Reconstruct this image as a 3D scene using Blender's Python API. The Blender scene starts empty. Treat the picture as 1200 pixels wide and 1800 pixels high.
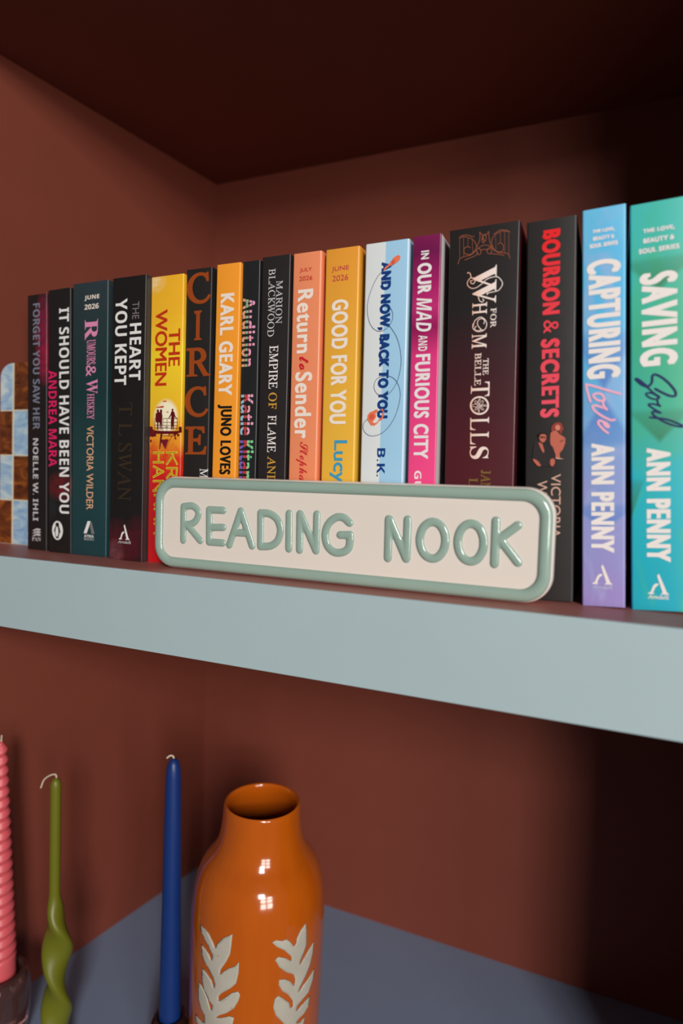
import bpy, bmesh, math, random
from mathutils import Matrix, Vector
from mathutils.geometry import tessellate_polygon

random.seed(7)
SC = bpy.context.scene
COL = SC.collection

# ------------------------------------------------------------------ camera
cam_data = bpy.data.cameras.new('camera')
cam_data.sensor_fit = 'VERTICAL'
cam_data.sensor_height = 36.0
cam_data.lens = 22.0                     # 1100 px focal length on the 1800 px high frame
cam_data.clip_start = 0.01
cam_data.dof.use_dof = True
cam_data.dof.focus_distance = 0.46
cam_data.dof.aperture_fstop = 3.4
cam = bpy.data.objects.new('camera', cam_data)
COL.objects.link(cam)
_F = Vector((-0.3959161, 0.9171699, -0.0452744))
_R = Vector((0.9170701, 0.3974478, 0.0319004))
_U = Vector((-0.0472523, 0.0288899, 0.9984651))
_M = Matrix((_R, _U, -_F)).transposed().to_4x4()
_M.translation = Vector((0.504884, -0.3602257, 0.0685558))
cam.matrix_world = _M
SC.camera = cam

# ------------------------------------------------------------------ world, window light, exposure
world = bpy.data.worlds.new('room_light')
SC.world = world
world.use_nodes = True
world.node_tree.nodes['Background'].inputs[0].default_value = (0.93, 0.96, 1.0, 1)
world.node_tree.nodes['Background'].inputs[1].default_value = 0.07

WINDOW_AT = Vector((2.15, -2.70, 1.10))   # window of the room, behind and to the right of the camera
WINDOW_AIM = Vector((0.30, 0.05, 0.05))
WINDOW_POWER = 68.0
_n = (WINDOW_AIM - WINDOW_AT).normalized()
_wr = _n.cross(Vector((0, 0, 1))).normalized()
_wu = _wr.cross(_n).normalized()
for i in range(2):
    for j in range(3):
        ld = bpy.data.lights.new('window_pane_light', 'AREA')
        ld.shape = 'RECTANGLE'
        ld.size, ld.size_y = 0.25, 0.22
        ld.energy = WINDOW_POWER / 6
        ld.color = (1.0, 0.97, 0.93)
        lo = bpy.data.objects.new('window_pane_light', ld)
        COL.objects.link(lo)
        m = Matrix((_wr, _wu, -_n)).transposed().to_4x4()
        m.translation = WINDOW_AT + _wr * (i - 0.5) * 0.28 + _wu * (j - 1) * 0.25
        lo.matrix_world = m

# added fill light, lower than the window; brightens front faces and back wall
_d = (Vector((0.35, 0.1, 0.1)) - Vector((2.50, -2.35, 0.30))).normalized()
_dr = _d.cross(Vector((0, 0, 1))).normalized()
_du = _dr.cross(_d)
for i in range(2):
    for j in range(3):
        fill_data = bpy.data.lights.new('fill_light', 'AREA')
        fill_data.shape = 'RECTANGLE'
        fill_data.size, fill_data.size_y = 0.50, 0.30
        fill_data.energy = 48.0 / 6
        fill_data.color = (1.0, 0.94, 0.88)
        fill_lamp = bpy.data.objects.new('fill_light', fill_data)
        COL.objects.link(fill_lamp)
        _m = Matrix((_dr, _du, -_d)).transposed().to_4x4()
        _m.translation = Vector((2.50, -2.35, 0.30)) + _dr * (i - 0.5) * 0.64 + _du * (j - 1) * 0.40
        fill_lamp.matrix_world = _m

SC.view_settings.view_transform = 'Standard'
SC.view_settings.look = 'None'
SC.view_settings.exposure = 0.0
SC.view_settings.gamma = 1.0
SC.view_settings.use_curve_mapping = False

# ------------------------------------------------------------------ measured tables
# books: left corner x, spine front y, lean (rad), spine width mm, height mm
BK = {
    'forget': (0.0185, 0.0479, -0.01278, 23.72, 227.64),
    'should': (0.0494, 0.0438, -0.01759, 26.58, 228.27),
    'rumours': (0.0765, 0.0437, -0.00810, 39.09, 230.79),
    'heart': (0.1243, 0.0380, -0.00125, 34.43, 228.94),
    'women': (0.1592, 0.0440, -0.00376, 31.80, 228.23),
    'circe': (0.1914, 0.0460, -0.00144, 24.01, 231.39),
    'karl': (0.2202, 0.0440, 0.00204, 21.32, 231.45),
    'audition': (0.2433, 0.0460, -0.00367, 15.28, 231.96),
    'empire': (0.2600, 0.0460, -0.00279, 23.76, 233.34),
    'ret': (0.2866, 0.0455, -0.00578, 21.82, 232.70),
    'good': (0.3134, 0.0450, -0.00888, 24.63, 232.33),
    'andnow': (0.3443, 0.0435, -0.00980, 30.37, 232.06),
    'mad': (0.3796, 0.0420, -0.01397, 18.38, 232.21),
    'whom': (0.4050, 0.0430, -0.01940, 44.18, 233.57),
    'bourbon': (0.4569, 0.0440, -0.03586, 28.92, 232.70),
    'capt': (0.4912, 0.0415, -0.04608, 23.62, 234.53),
    'saving': (0.5184, 0.0447, -0.05184, 29.00, 235.21),
}

# lettering on the spines: direction, part, text, face, ink, [left, right, bottom, top] in mm on the spine, extra stroke weight in mm, letter spacing
# (V reads down the spine, H reads across it)
LETTERING = {
    'forget': [
        ('V', 'title', 'FORGET YOU SAW HER', 'B', 'steel', [7.23, 15.74, 108.17, 219.81], 0, 1.0),
        ('V', 'author', 'NOELLE W. IHLI', 'B', 'ash', [7.28, 13.89, 26.1, 100.28], 0, 1.0),
        ('H', 'publisher', 'PAN', 'SB', 'ash', [6.2, 17.23, 7.9, 11.42], 0, 1.0),
    ],
    'should': [
        ('V', 'title', 'IT SHOULD HAVE BEEN YOU', 'B', 'white', [13.38, 24.95, 34.48, 211.6], 0, 1.0),
        ('V', 'author', 'ANDREA MARA', 'B', 'pinkred', [0.75, 10.44, 75.26, 159.07], 0, 1.0),
    ],
    'rumours': [
        ('H', 'date', 'JUNE', 'B', 'cream', [13.45, 29.91, 215.46, 219.87], 0, 1.0),
        ('H', 'date', '2026', 'B', 'cream', [13.53, 29.22, 208.15, 212.41], 0, 1.0),
        ('V', 'title', 'R', 'SB', 'mauve', [14.11, 28.45, 182.68, 199.64], 0, 1.0),
        ('V', 'title', 'UMOURS', 'S', 'mauve', [16.27, 26.11, 161.99, 182.7], 0.09, 1.0),
        ('V', 'title', '&', 'SB', 'mauve', [15.63, 26.67, 152.07, 161.56], 0, 1.0),
        ('V', 'title', 'W', 'SB', 'mauve', [16.16, 28.56, 137.47, 149.64], 0, 1.0),
        ('V', 'title', 'HISKEY', 'S', 'mauve', [17.12, 25.21, 115.92, 137.52], 0.09, 1.0),
        ('V', 'author', 'VICTORIA WILDER', 'R', 'peach', [17.02, 24.76, 39.4, 110.42], 0.05, 1.0),
        ('H', 'publisher', 'ATRIA', 'B', 'white', [14.98, 25.75, 15.6, 17.88], 0, 1.0),
        ('H', 'publisher', 'BOOKS', 'R', 'ash', [15.01, 25.78, 13.18, 15.0], 0, 1.0),
    ],
    'heart': [
        ('V', 'title', 'THE', 'R', 'grey', [21.04, 27.89, 194.76, 208.48], 0, 1.0),
        ('V', 'title', 'HEART', 'B', 'white', [18.8, 30.36, 145.99, 191.44], 0, 1.0),
        ('V', 'title', 'YOU KEPT', 'B', 'white', [3.52, 15.9, 142.68, 211.91], 0, 1.0),
        ('V', 'author', 'T L SWAN', 'S', 'umber', [8.57, 22.77, 48.9, 128.28], 0.05, 1.0),
        ('H', 'publisher', 'Arndell', 'S', 'ash', [9.6, 23.32, 13.98, 16.3], 0.07, 1.0),
    ],
    'women': [
        ('V', 'title', 'THE', 'R', 'rust', [18.07, 29.43, 156.95, 186.12], 0.38, 1.0),
        ('V', 'title', 'WOMEN', 'R', 'rust', [4.84, 16.89, 141.95, 201.86], 0.38, 1.0),
    ],
    'circe': [
        ('H', 'title', 'C', 'S', 'bronze', [0.88, 23.28, 204.13, 228.31], 0.75, 1.0),
        ('H', 'title', 'I', 'S', 'bronze', [8.37, 15.53, 175.71, 199.19], 0.75, 1.0),
        ('H', 'title', 'R', 'S', 'bronze', [1.52, 24.72, 147.77, 170.76], 0.75, 1.0),
        ('H', 'title', 'C', 'S', 'bronze', [0.94, 23.09, 116.84, 140.78], 0.75, 1.0),
        ('H', 'title', 'E', 'S', 'bronze', [1.96, 22.44, 86.99, 109.63], 0.75, 1.0),
        ('V', 'author', 'MADELINE MILLER', 'S', 'white', [16.27, 24.43, -16.81, 76.89], 0.07, 1.0),
    ],
    'karl': [
        ('V', 'author', 'KARL GEARY', 'R', 'cream', [3.86, 16.56, 132.94, 209.33], 0.55, 1.14),
        ('V', 'title', 'JUNO LOVES LEGS', 'R', 'black', [3.97, 17.04, 49.56, 125.87], 0.5, 1.15),
    ],
    'audition': [
        ('V', 'title', 'Audition', 'B', 'glitch', [0.81, 12.23, 153.98, 204.9], 0.1, 1.06),
        ('V', 'author', 'Katie', 'B', 'glitch2', [1.03, 12.51, 102.7, 133.19], 0.1, 1.0),
        ('V', 'author', 'Kitamura', 'B', 'glitch3', [0.55, 13.42, 45.87, 98.82], 0.1, 1.0),
    ],
    'empire': [
        ('V', 'author', 'MARION', 'S', 'ash', [12.37, 17.94, 184.09, 215.16], 0.05, 1.0),
        ('V', 'author', 'BLACKWOOD', 'S', 'ash', [5.85, 11.62, 175.05, 224.28], 0.05, 1.0),
        ('V', 'title', 'EMPIRE', 'S', 'ivory', [8.06, 15.36, 136.89, 168.41], 0.07, 1.0),
        ('V', 'title', 'OF', 'S', 'gold', [8.23, 15.29, 121.87, 134.01], 0.07, 1.0),
        ('V', 'title', 'FLAME', 'S', 'ivory', [8.13, 15.34, 90.11, 117.3], 0.07, 1.0),
        ('V', 'title', 'AND RUIN', 'S', 'gold', [8.45, 15.68, 41.25, 87.19], 0.07, 1.0),
    ],
    'ret': [
        ('H', 'date', 'JULY', 'R', 'brick', [5.88, 15.62, 218.62, 221.83], 0.05, 1.0),
        ('H', 'date', '2026', 'R', 'brick', [5.54, 16.13, 212.93, 216.15], 0.05, 1.0),
        ('V', 'title', 'Return', 'R', 'cream', [4.26, 16.97, 161.37, 206.7], 0.5, 1.12),
        ('V', 'title', 'to', 'SC', 'red', [7.03, 14.5, 149.48, 159.02], 0.2, 1),
        ('V', 'title', 'Sender', 'R', 'cream', [4.12, 17.87, 100.26, 147.99], 0.5, 1.12),
        ('V', 'author', 'Stephanie', 'SC', 'redscript', [6.35, 15.96, 57.44, 97.74], 0.05, 1.0),
    ],
    'good': [
        ('H', 'date', 'JUNE', 'R', 'rosered', [5.33, 18.3, 216.04, 220.02], 0.05, 1.0),
        ('H', 'date', '2026', 'R', 'rosered', [5.84, 18.01, 209.87, 213.96], 0.05, 1.0),
        ('V', 'title', 'GOOD FOR YOU', 'R', 'cream', [5.91, 18.61, 110.3, 196.98], 0.52, 1.12),
        ('V', 'author', 'Lucy Vine', 'R', 'skyblue', [6.8, 20.16, 35.93, 98.91], 0.3, 1.0),
    ],
    'andnow': [
        ('V', 'title', 'AND NOW, BACK TO YOU', 'R', 'navy', [10.58, 19.31, 113.62, 218.66], 0.62, 1.12),
        ('V', 'author', 'B.K. BORISON', 'B', 'navy', [12.37, 18.32, 15.97, 93.36], 0, 1.0),
    ],
    'mad': [
        ('V', 'title', 'IN', 'R', 'pale', [5.57, 11.13, 216.85, 222.38], 0.2, 1.1),
        ('V', 'title', 'OUR', 'R', 'pale', [3.48, 13.18, 194.52, 214.46], 0.48, 1.14),
        ('V', 'title', 'MAD', 'BI', 'pale', [3.5, 13.77, 169.95, 192.09], 0, 1.0),
        ('V', 'title', 'AND', 'B', 'pale', [5.32, 11.36, 157.34, 167.65], 0, 1.0),
        ('V', 'title', 'FURIOUS CITY', 'R', 'pale', [3.3, 13.74, 86.61, 155.25], 0.46, 1.14),
        ('V', 'author', 'GUY GUNARATNE', 'B', 'pale', [4.65, 9.53, -1.68, 78.65], 0, 1.0),
    ],
    'whom': [
        ('V', 'title', 'W', 'SB', 'blush', [15.63, 30.5, 184.73, 208.25], 0, 1.0),
        ('V', 'title', 'FOR', 'S', 'blush', [27.25, 30.98, 169.24, 181.5], 0.09, 1.0),
        ('V', 'title', 'H', 'S', 'blush', [15.69, 24.98, 178.18, 185.86], 0.1, 1.0),
        ('V', 'title', 'M', 'S', 'blush', [15.81, 25.23, 156.82, 166.15], 0.1, 1.0),
        ('V', 'title', 'BELLE', 'S', 'blush', [18.0, 22.08, 133.48, 154.03], 0.09, 1.0),
        ('V', 'title', 'THE', 'S', 'blush', [23.22, 26.81, 139.91, 150.25], 0.09, 1.0),
        ('V', 'title', 'T', 'S', 'blush', [15.88, 27.75, 126.37, 135.62], 0.1, 1.0),
        ('V', 'title', 'L', 'S', 'blush', [15.91, 27.89, 105.18, 113.27], 0.1, 1.0),
        ('V', 'title', 'L', 'S', 'blush', [16.11, 27.92, 96.02, 103.99], 0.1, 1.0),
        ('V', 'title', 'S', 'SB', 'blush', [16.1, 28.05, 86.71, 94.69], 0, 1.0),
        ('V', 'author', 'JANUARY', 'S', 'antique', [23.38, 29.75, 47.45, 79.61], 0.1, 1.0),
        ('V', 'author', 'LYNN', 'S', 'antique', [15.8, 21.52, 51.67, 74.47], 0.1, 1.0),
    ],
    'bourbon': [
        ('V', 'title', 'BOURBON', 'R', 'scarlet', [9.0, 19.68, 175.23, 226.35], 0.66, 1.18),
        ('V', 'title', '&', 'SB', 'scarlet', [10.25, 19.04, 163.89, 171.85], 0, 1.0),
        ('V', 'title', 'SECRETS', 'R', 'scarlet', [8.77, 19.8, 112.63, 160.56], 0.66, 1.18),
        ('V', 'author', 'VICTORIA', 'R', 'tan', [15.54, 21.2, 39.02, 77.98], 0, 1.0),
        ('V', 'author', 'WILDER', 'R', 'tan', [7.42, 13.31, 44.67, 73.98], 0, 1.0),
    ],
    'capt': [
        ('H', 'series', 'THE LOVE,', 'R', 'pale', [5.65, 17.55, 219.92, 222.3], 0.2, 1.14),
        ('H', 'series', 'BEAUTY &', 'R', 'pale', [5.92, 17.38, 215.82, 218.2], 0.2, 1.14),
        ('H', 'series', 'SOUL SERIES', 'R', 'pale', [4.03, 19.31, 211.72, 214.19], 0.2, 1.14),
        ('V', 'title', 'CAPTURING', 'R', 'ivory', [2.5, 20.95, 134.97, 204.46], 0.82, 1.2),
        ('V', 'author', 'ANN PENNY', 'R', 'ivory', [4.44, 17.67, 32.41, 97.03], 0.66, 1.18),
        ('H', 'publisher', 'Arndell', 'S', 'lav', [5.41, 16.81, 10.45, 12.66], 0.09, 1.0),
    ],
    'saving': [
        ('H', 'series', 'THE LOVE,', 'R', 'pale', [6.65, 22.86, 217.62, 220.41], 0.2, 1.14),
        ('H', 'series', 'BEAUTY &', 'R', 'pale', [6.8, 22.68, 212.13, 215.01], 0.2, 1.14),
        ('H', 'series', 'SOUL SERIES', 'R', 'pale', [4.46, 25.22, 206.51, 209.4], 0.2, 1.14),
        ('V', 'title', 'SAVING', 'R', 'ivory', [4.75, 24.31, 141.6, 194.99], 0.95, 1.22),
        ('V', 'author', 'ANN PENNY', 'R', 'ivory', [7.38, 20.48, 28.72, 94.48], 0.72, 1.18),
        ('H', 'publisher', 'Arndell', 'S', 'ivory', [8.33, 19.48, 6.77, 9.26], 0.09, 1.0),
    ],
}
THREAD = [[15.67, 216.74], [12.6, 212.46], [9.39, 209.11], [6.03, 202.94], [3.39, 195.25], [2.68, 187.8], [4.1, 180.16], [6.97, 175.23], [10.87, 172.68], [14.87, 172.93], [18.29, 175.27], [20.67, 178.79], [21.14, 182.91], [20.26, 186.23], [18.94, 187.83]]
THREAD2 = [[17.75, 176.99], [20.82, 173.22], [24.43, 167.39], [26.89, 159.83], [27.91, 151.45], [27.14, 144.09], [25.26, 137.68], [21.95, 132.23], [18.07, 129.1], [14.58, 128.57], [11.51, 130.28], [9.41, 133.19], [9.02, 136.51], [10.25, 139.76], [13.22, 141.69], [16.71, 142.18], [20.7, 141.61], [24.23, 139.12], [26.81, 134.82], [27.95, 129.21], [27.15, 122.73], [24.89, 115.33], [21.11, 108.86], [15.75, 103.76], [9.74, 101.75], [5.64, 102.46], [2.71, 104.88], [1.59, 108.24], [2.34, 111.09], [4.34, 112.96]]
MIC = [[13.79, 212.61], [14.72, 215.0], [16.87, 216.32], [18.6, 217.96], [20.05, 218.71], [20.3, 220.33], [22.23, 221.47], [23.88, 222.0], [25.16, 221.39], [25.59, 220.15], [24.95, 218.67], [23.03, 217.25], [21.78, 216.66], [20.82, 215.86], [19.15, 215.87], [17.49, 215.14], [15.74, 213.96]]
MICDARK = [[19.17, 218.63], [20.91, 219.7], [21.73, 218.32], [21.58, 216.69], [20.22, 216.11]]
PHONES = [[4.55, 112.95], [5.07, 116.27], [6.76, 118.13], [9.09, 118.74], [10.28, 119.65], [12.3, 119.59], [12.14, 117.99], [10.55, 117.09], [11.22, 114.9], [9.95, 112.84], [8.47, 111.45], [10.02, 110.47], [12.03, 111.1], [13.28, 113.24], [14.97, 114.15], [15.61, 116.3], [15.96, 118.37], [15.14, 118.86], [14.5, 120.29], [15.71, 120.07], [16.77, 117.87], [16.64, 115.34], [15.51, 112.73], [13.52, 112.01], [12.35, 110.43], [10.06, 108.86], [7.31, 109.1], [6.24, 111.02]]
PHONESDARK = [[6.31, 115.77], [7.81, 116.87], [9.35, 116.46], [10.0, 114.92], [9.03, 113.34], [7.41, 112.89], [6.36, 113.87]]
LOVE = [[[20.71, 125.28], [15.44, 127.16], [10.82, 129.01], [6.14, 130.88], [2.14, 132.08]], [[2.14, 132.08], [2.61, 129.13], [3.56, 125.27], [4.5, 121.93]], [[12.21, 122.65], [11.28, 124.97], [9.42, 126.23], [7.32, 126.26], [6.15, 125.59], [6.85, 123.78], [8.96, 122.12], [11.29, 121.96], [12.45, 122.88], [11.52, 121.19], [11.64, 119.43], [12.45, 117.87], [13.49, 116.55]], [[13.49, 116.55], [12.22, 117.39], [10.36, 118.26], [8.02, 119.17], [6.15, 119.29], [5.68, 118.57], [6.62, 116.74], [8.5, 114.86], [11.29, 112.68], [14.08, 111.01], [15.92, 110.16], [17.76, 110.3]], [[11.3, 109.54], [12.92, 108.83], [14.2, 107.5], [14.54, 106.23], [13.39, 106.54], [12.23, 107.86], [11.53, 109.4], [9.9, 110.25], [8.85, 109.55], [9.2, 108.02], [10.6, 106.19], [12.23, 104.35], [14.09, 102.75]]]
SOUL = [[[12.88, 128.41], [14.75, 127.04], [17.37, 125.36], [19.98, 123.94], [22.14, 123.41], [23.22, 123.93], [23.01, 126.12], [21.5, 128.67], [19.13, 131.79], [16.08, 134.74], [13.68, 136.3], [11.92, 136.58], [11.25, 135.42], [11.24, 133.46], [10.8, 131.78], [9.91, 130.62], [8.35, 130.26], [6.35, 131.05], [4.34, 132.83], [2.77, 134.69], [3.0, 135.05], [4.57, 134.04], [7.02, 131.61], [9.02, 129.47]], [[9.02, 129.47], [10.78, 127.36], [12.99, 125.22], [14.74, 123.86], [14.74, 122.88], [12.98, 122.4], [10.77, 123.06], [9.0, 124.3], [8.0, 125.61], [8.56, 126.31], [10.34, 126.29], [12.1, 125.53], [13.86, 124.17], [14.3, 123.16], [13.86, 122.21], [14.07, 120.48], [14.73, 118.97], [15.6, 118.17], [13.85, 119.03], [11.65, 119.8], [9.43, 119.84], [9.87, 118.82], [12.08, 116.95], [14.28, 115.32], [15.7, 114.37], [13.84, 114.99], [12.07, 115.47], [11.19, 115.04], [12.07, 113.26], [14.27, 111.4], [16.89, 109.52], [20.37, 107.6], [23.83, 106.3], [26.4, 105.79], [26.62, 106.38], [24.26, 107.85], [20.38, 109.79], [16.9, 110.99], [13.83, 111.55], [10.07, 112.16]]]
GLITCH = [(0.81, 12.23), (1.03, 12.51), (0.55, 13.42)]
FIG_A = [[6.3, 115.57], [6.61, 119.81], [7.92, 120.85], [7.49, 122.44], [8.54, 123.48], [9.68, 122.82], [9.91, 121.34], [10.71, 120.79], [10.81, 122.64], [11.65, 123.41], [12.78, 122.97], [13.01, 121.27], [12.84, 120.22], [13.41, 118.1], [13.16, 113.88], [13.1, 107.02], [12.44, 107.02], [11.88, 111.79], [11.64, 107.03], [10.98, 107.04], [10.6, 112.86], [9.67, 112.87], [8.99, 107.05], [7.99, 107.06], [8.21, 112.89], [6.75, 112.91]]
FIG_B = [[19.22, 116.16], [21.25, 119.01], [21.86, 120.84], [22.63, 121.61], [22.21, 122.92], [23.23, 123.69], [24.16, 122.88], [23.93, 121.48], [25.24, 120.51], [25.67, 118.41], [27.14, 116.19], [28.11, 115.87], [26.83, 115.52], [25.31, 117.37], [24.98, 114.24], [24.94, 110.06], [24.49, 106.92], [23.71, 106.93], [23.38, 110.07], [22.8, 106.93], [22.02, 106.94], [21.76, 113.24], [22.18, 118.21], [20.33, 116.15]]
DECK = [[0.29, 107.13], [2.29, 108.18], [5.67, 106.44], [14.97, 105.95], [29.29, 105.83], [31.15, 108.95], [32.43, 109.19], [32.52, 104.77], [29.32, 104.27], [26.78, 102.71], [26.19, 99.58], [24.49, 103.78], [20.91, 103.53], [20.3, 101.7], [19.6, 103.7], [13.7, 103.58], [12.8, 98.55], [11.61, 92.19], [10.63, 91.13], [11.15, 98.56], [11.71, 103.75], [7.06, 103.77], [4.43, 101.23], [0.39, 101.78]]
SCAF = [[12.8, 98.55], [18.38, 99.6], [20.03, 98.8], [16.57, 91.68], [12.82, 97.76]]
BUSHES = [[2.29, 108.18], [4.7, 104.96], [6.41, 102.82], [2.06, 102.31], [31.17, 107.9], [29.36, 102.7], [26.83, 100.1], [2.48, 98.04]]
RAILS = [[[5.62, 116.01], [5.8, 106.55]], [[14.11, 115.88], [28.44, 115.65]], [[14.17, 112.82], [28.5, 112.63]], [[5.72, 110.8], [28.56, 110.02]], [[5.76, 108.67], [28.6, 107.93]], [[14.11, 115.98], [13.97, 106.22]], [[18.05, 115.81], [17.98, 106.19]], [[28.11, 116.02], [28.13, 106.1]], [[15.69, 109.1], [19.5, 109.07]], [[12.7, 103.85], [11.28, 91.66]], [[24.49, 103.78], [21.65, 99.59], [16.9, 91.68]], [[12.73, 102.26], [24.2, 101.94]], [[12.13, 99.08], [20.36, 98.8]], [[11.81, 98.55], [17.23, 91.68]], [[9.66, 107.05], [9.72, 110.76]]]
OUTLINE_NAME = [[[18.4, 88.78], [28.03, 88.84]], [[28.22, 79.92], [22.28, 88.36]], [[24.24, 86.58], [18.58, 79.8]], [[18.65, 76.36], [28.29, 76.51]], [[28.29, 76.51], [28.11, 71.39]], [[28.11, 71.39], [26.03, 69.77]], [[26.03, 69.77], [23.6, 71.3]], [[23.6, 71.3], [23.2, 76.43]], [[23.27, 73.27], [18.8, 68.82]], [[18.9, 63.92], [28.55, 64.17]], [[27.34, 52.96], [28.73, 55.75]], [[28.73, 55.75], [26.56, 58.42]], [[26.56, 58.42], [21.84, 53.11]], [[21.84, 53.11], [19.07, 55.43]], [[19.07, 55.43], [20.47, 58.58]], [[28.87, 48.64], [29.03, 41.25]], [[28.95, 44.95], [19.29, 44.55]], [[19.45, 36.57], [29.12, 37.03]], [[19.56, 31.25], [29.23, 31.75]], [[29.23, 31.75], [19.73, 22.73]], [[19.73, 22.73], [29.4, 23.29]], [[5.21, 88.54], [14.52, 88.6]], [[5.36, 80.86], [14.67, 80.97]], [[9.88, 88.57], [10.03, 80.91]], [[5.43, 77.49], [14.82, 73.51]], [[14.82, 73.51], [5.59, 69.2]], [[8.73, 75.88], [8.83, 70.92]], [[5.65, 65.72], [14.97, 65.94]], [[14.97, 65.94], [5.8, 57.95]], [[5.8, 57.95], [15.13, 58.23]], [[6.81, 54.5], [15.19, 54.78]], [[15.19, 54.78], [6.96, 46.73]], [[6.96, 46.73], [15.35, 47.05]], [[7.02, 43.24], [15.5, 39.46]], [[15.5, 39.46], [7.19, 34.92]], [[10.01, 41.7], [10.1, 36.72]], [[7.25, 31.42], [15.65, 31.85]], [[7.4, 23.62], [15.81, 24.1]], [[11.47, 31.64], [11.62, 23.86]]]
MAN_BODY = [[5.01, 94.58], [5.55, 97.49], [7.38, 98.31], [9.21, 96.79], [10.89, 97.32], [12.57, 96.68], [14.8, 95.45], [16.47, 94.24], [17.9, 88.41], [18.09, 83.19], [16.58, 81.77], [14.35, 82.97], [10.17, 82.75], [7.35, 84.56], [4.5, 88.43]]
MAN_FACE = [[8.74, 102.63], [10.28, 103.01], [11.96, 102.66], [12.66, 101.33], [12.54, 99.3], [11.58, 97.87], [10.47, 97.33], [9.2, 98.24], [8.29, 100.32], [8.39, 101.77]]
MAN_HAIR = [[7.72, 100.78], [7.9, 102.67], [9.16, 103.49], [11.11, 103.42], [12.37, 102.93], [12.74, 101.76], [11.96, 102.46], [10.28, 102.72], [9.17, 102.33], [8.57, 100.6]]
MAN_GLASS = [[8.9, 101.03], [10.3, 101.12], [12.39, 100.61], [12.12, 100.04], [11.0, 100.37], [10.58, 100.3], [9.47, 100.22]]
MAN_CHEST = [[7.94, 97.7], [9.21, 97.37], [10.34, 96.46], [11.49, 92.64], [11.22, 90.9], [10.38, 91.79], [8.95, 94.75]]
MAN_HAND = [[4.5, 87.55], [6.2, 87.22], [8.19, 85.71], [9.61, 83.35], [9.05, 82.77], [7.36, 83.39], [5.65, 85.47]]
MAN_HAND2 = [[15.15, 87.02], [16.53, 87.57], [17.78, 86.68], [17.66, 84.36], [16.57, 82.64], [15.46, 82.95], [14.89, 84.99]]
WOMAN_HAIR = [[15.27, 104.99], [15.8, 107.58], [17.44, 109.09], [19.63, 109.57], [21.28, 108.78], [21.98, 107.02], [22.54, 104.99], [21.33, 103.6], [21.61, 102.44], [20.65, 102.47], [19.68, 104.53], [17.48, 104.62], [15.83, 104.1]]
WOMAN_FACE = [[17.73, 107.2], [19.09, 108.01], [20.47, 107.23], [20.62, 105.64], [19.95, 104.52], [18.58, 104.57], [17.8, 105.76]]
WOMAN_BODY = [[15.01, 102.98], [16.38, 104.37], [18.58, 104.57], [20.24, 102.2], [22.99, 100.37], [23.68, 99.2], [23.44, 96.33], [22.24, 92.92], [20.35, 90.66], [20.65, 88.06], [19.83, 87.35], [18.18, 87.53], [18.02, 89.85], [17.03, 92.77], [16.47, 94.53], [15.07, 96.02], [14.77, 98.93]]
WOMAN_SHADOW = [[19.75, 96.45], [21.51, 98.41], [23.01, 98.65], [20.29, 97.01]]
WOMAN_SHOE = [[18.18, 88.11], [20.38, 87.63], [23.12, 87.14], [20.39, 87.05], [18.18, 87.39]]
GATE = [[[6.59, 228.11], [9.33, 228.36], [12.64, 227.24], [15.39, 225.51], [17.07, 222.87], [17.4, 220.16], [15.56, 217.73], [13.41, 216.68], [10.39, 217.62], [9.52, 219.62], [10.31, 221.4], [12.21, 221.67], [13.59, 220.95]],
    [[6.59, 228.11], [6.99, 214.57]],
    [[9.07, 228.02], [9.49, 215.86]],
    [[11.99, 227.07], [12.0, 221.43]],
    [[14.73, 225.87], [15.31, 216.7]],
    [[5.94, 211.73], [6.88, 214.59], [9.6, 215.85], [13.96, 216.34], [16.64, 218.12], [19.29, 220.43], [22.48, 221.32], [25.7, 220.34], [28.42, 217.59], [31.1, 215.64], [34.26, 214.96], [37.41, 213.75], [38.51, 210.98]],
    [[10.2, 213.61], [13.46, 214.53], [16.7, 215.44], [18.02, 216.87], [17.7, 219.05], [19.3, 219.63], [20.41, 218.15], [20.18, 216.31], [18.85, 215.8], [18.28, 217.37]],
    [[19.87, 218.49], [22.01, 218.73], [24.15, 218.44], [25.73, 219.28], [27.1, 217.24], [26.34, 215.49], [24.74, 215.97], [24.16, 217.9], [25.48, 218.52]],
    [[26.34, 215.75], [29.01, 214.87], [32.18, 214.18], [34.82, 213.31]],
    [[17.66, 220.65], [19.2, 224.17], [19.67, 227.3], [19.35, 229.74], [20.72, 228.21], [21.86, 225.39], [22.44, 223.45], [21.65, 222.76], [20.91, 224.73], [21.81, 227.52], [23.94, 227.74], [24.97, 229.44], [25.31, 225.95], [26.21, 221.59], [28.15, 217.63]],
    [[38.13, 227.34], [34.99, 228.22], [31.86, 228.16], [28.74, 226.51], [27.21, 224.09], [27.28, 220.91], [28.95, 217.52], [31.62, 215.84], [33.71, 216.08], [34.45, 217.82], [33.88, 220.0], [32.28, 221.37], [30.98, 220.66]],
    [[37.35, 227.35], [37.67, 213.71]],
    [[34.74, 228.0], [35.31, 214.55]],
    [[32.13, 227.86], [32.42, 221.77]],
    [[29.39, 225.89], [29.74, 217.41]],
    [[21.92, 222.72], [23.22, 224.4], [23.44, 226.22], [22.6, 228.2], [21.56, 226.49], [21.34, 224.66]],
    [[6.58, 228.38], [8.76, 229.41], [12.6, 228.85], [14.81, 227.46], [15.88, 228.11]],
    [[38.13, 227.24], [35.5, 228.67], [31.83, 229.21], [29.24, 227.76], [28.09, 227.4]]]
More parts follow.
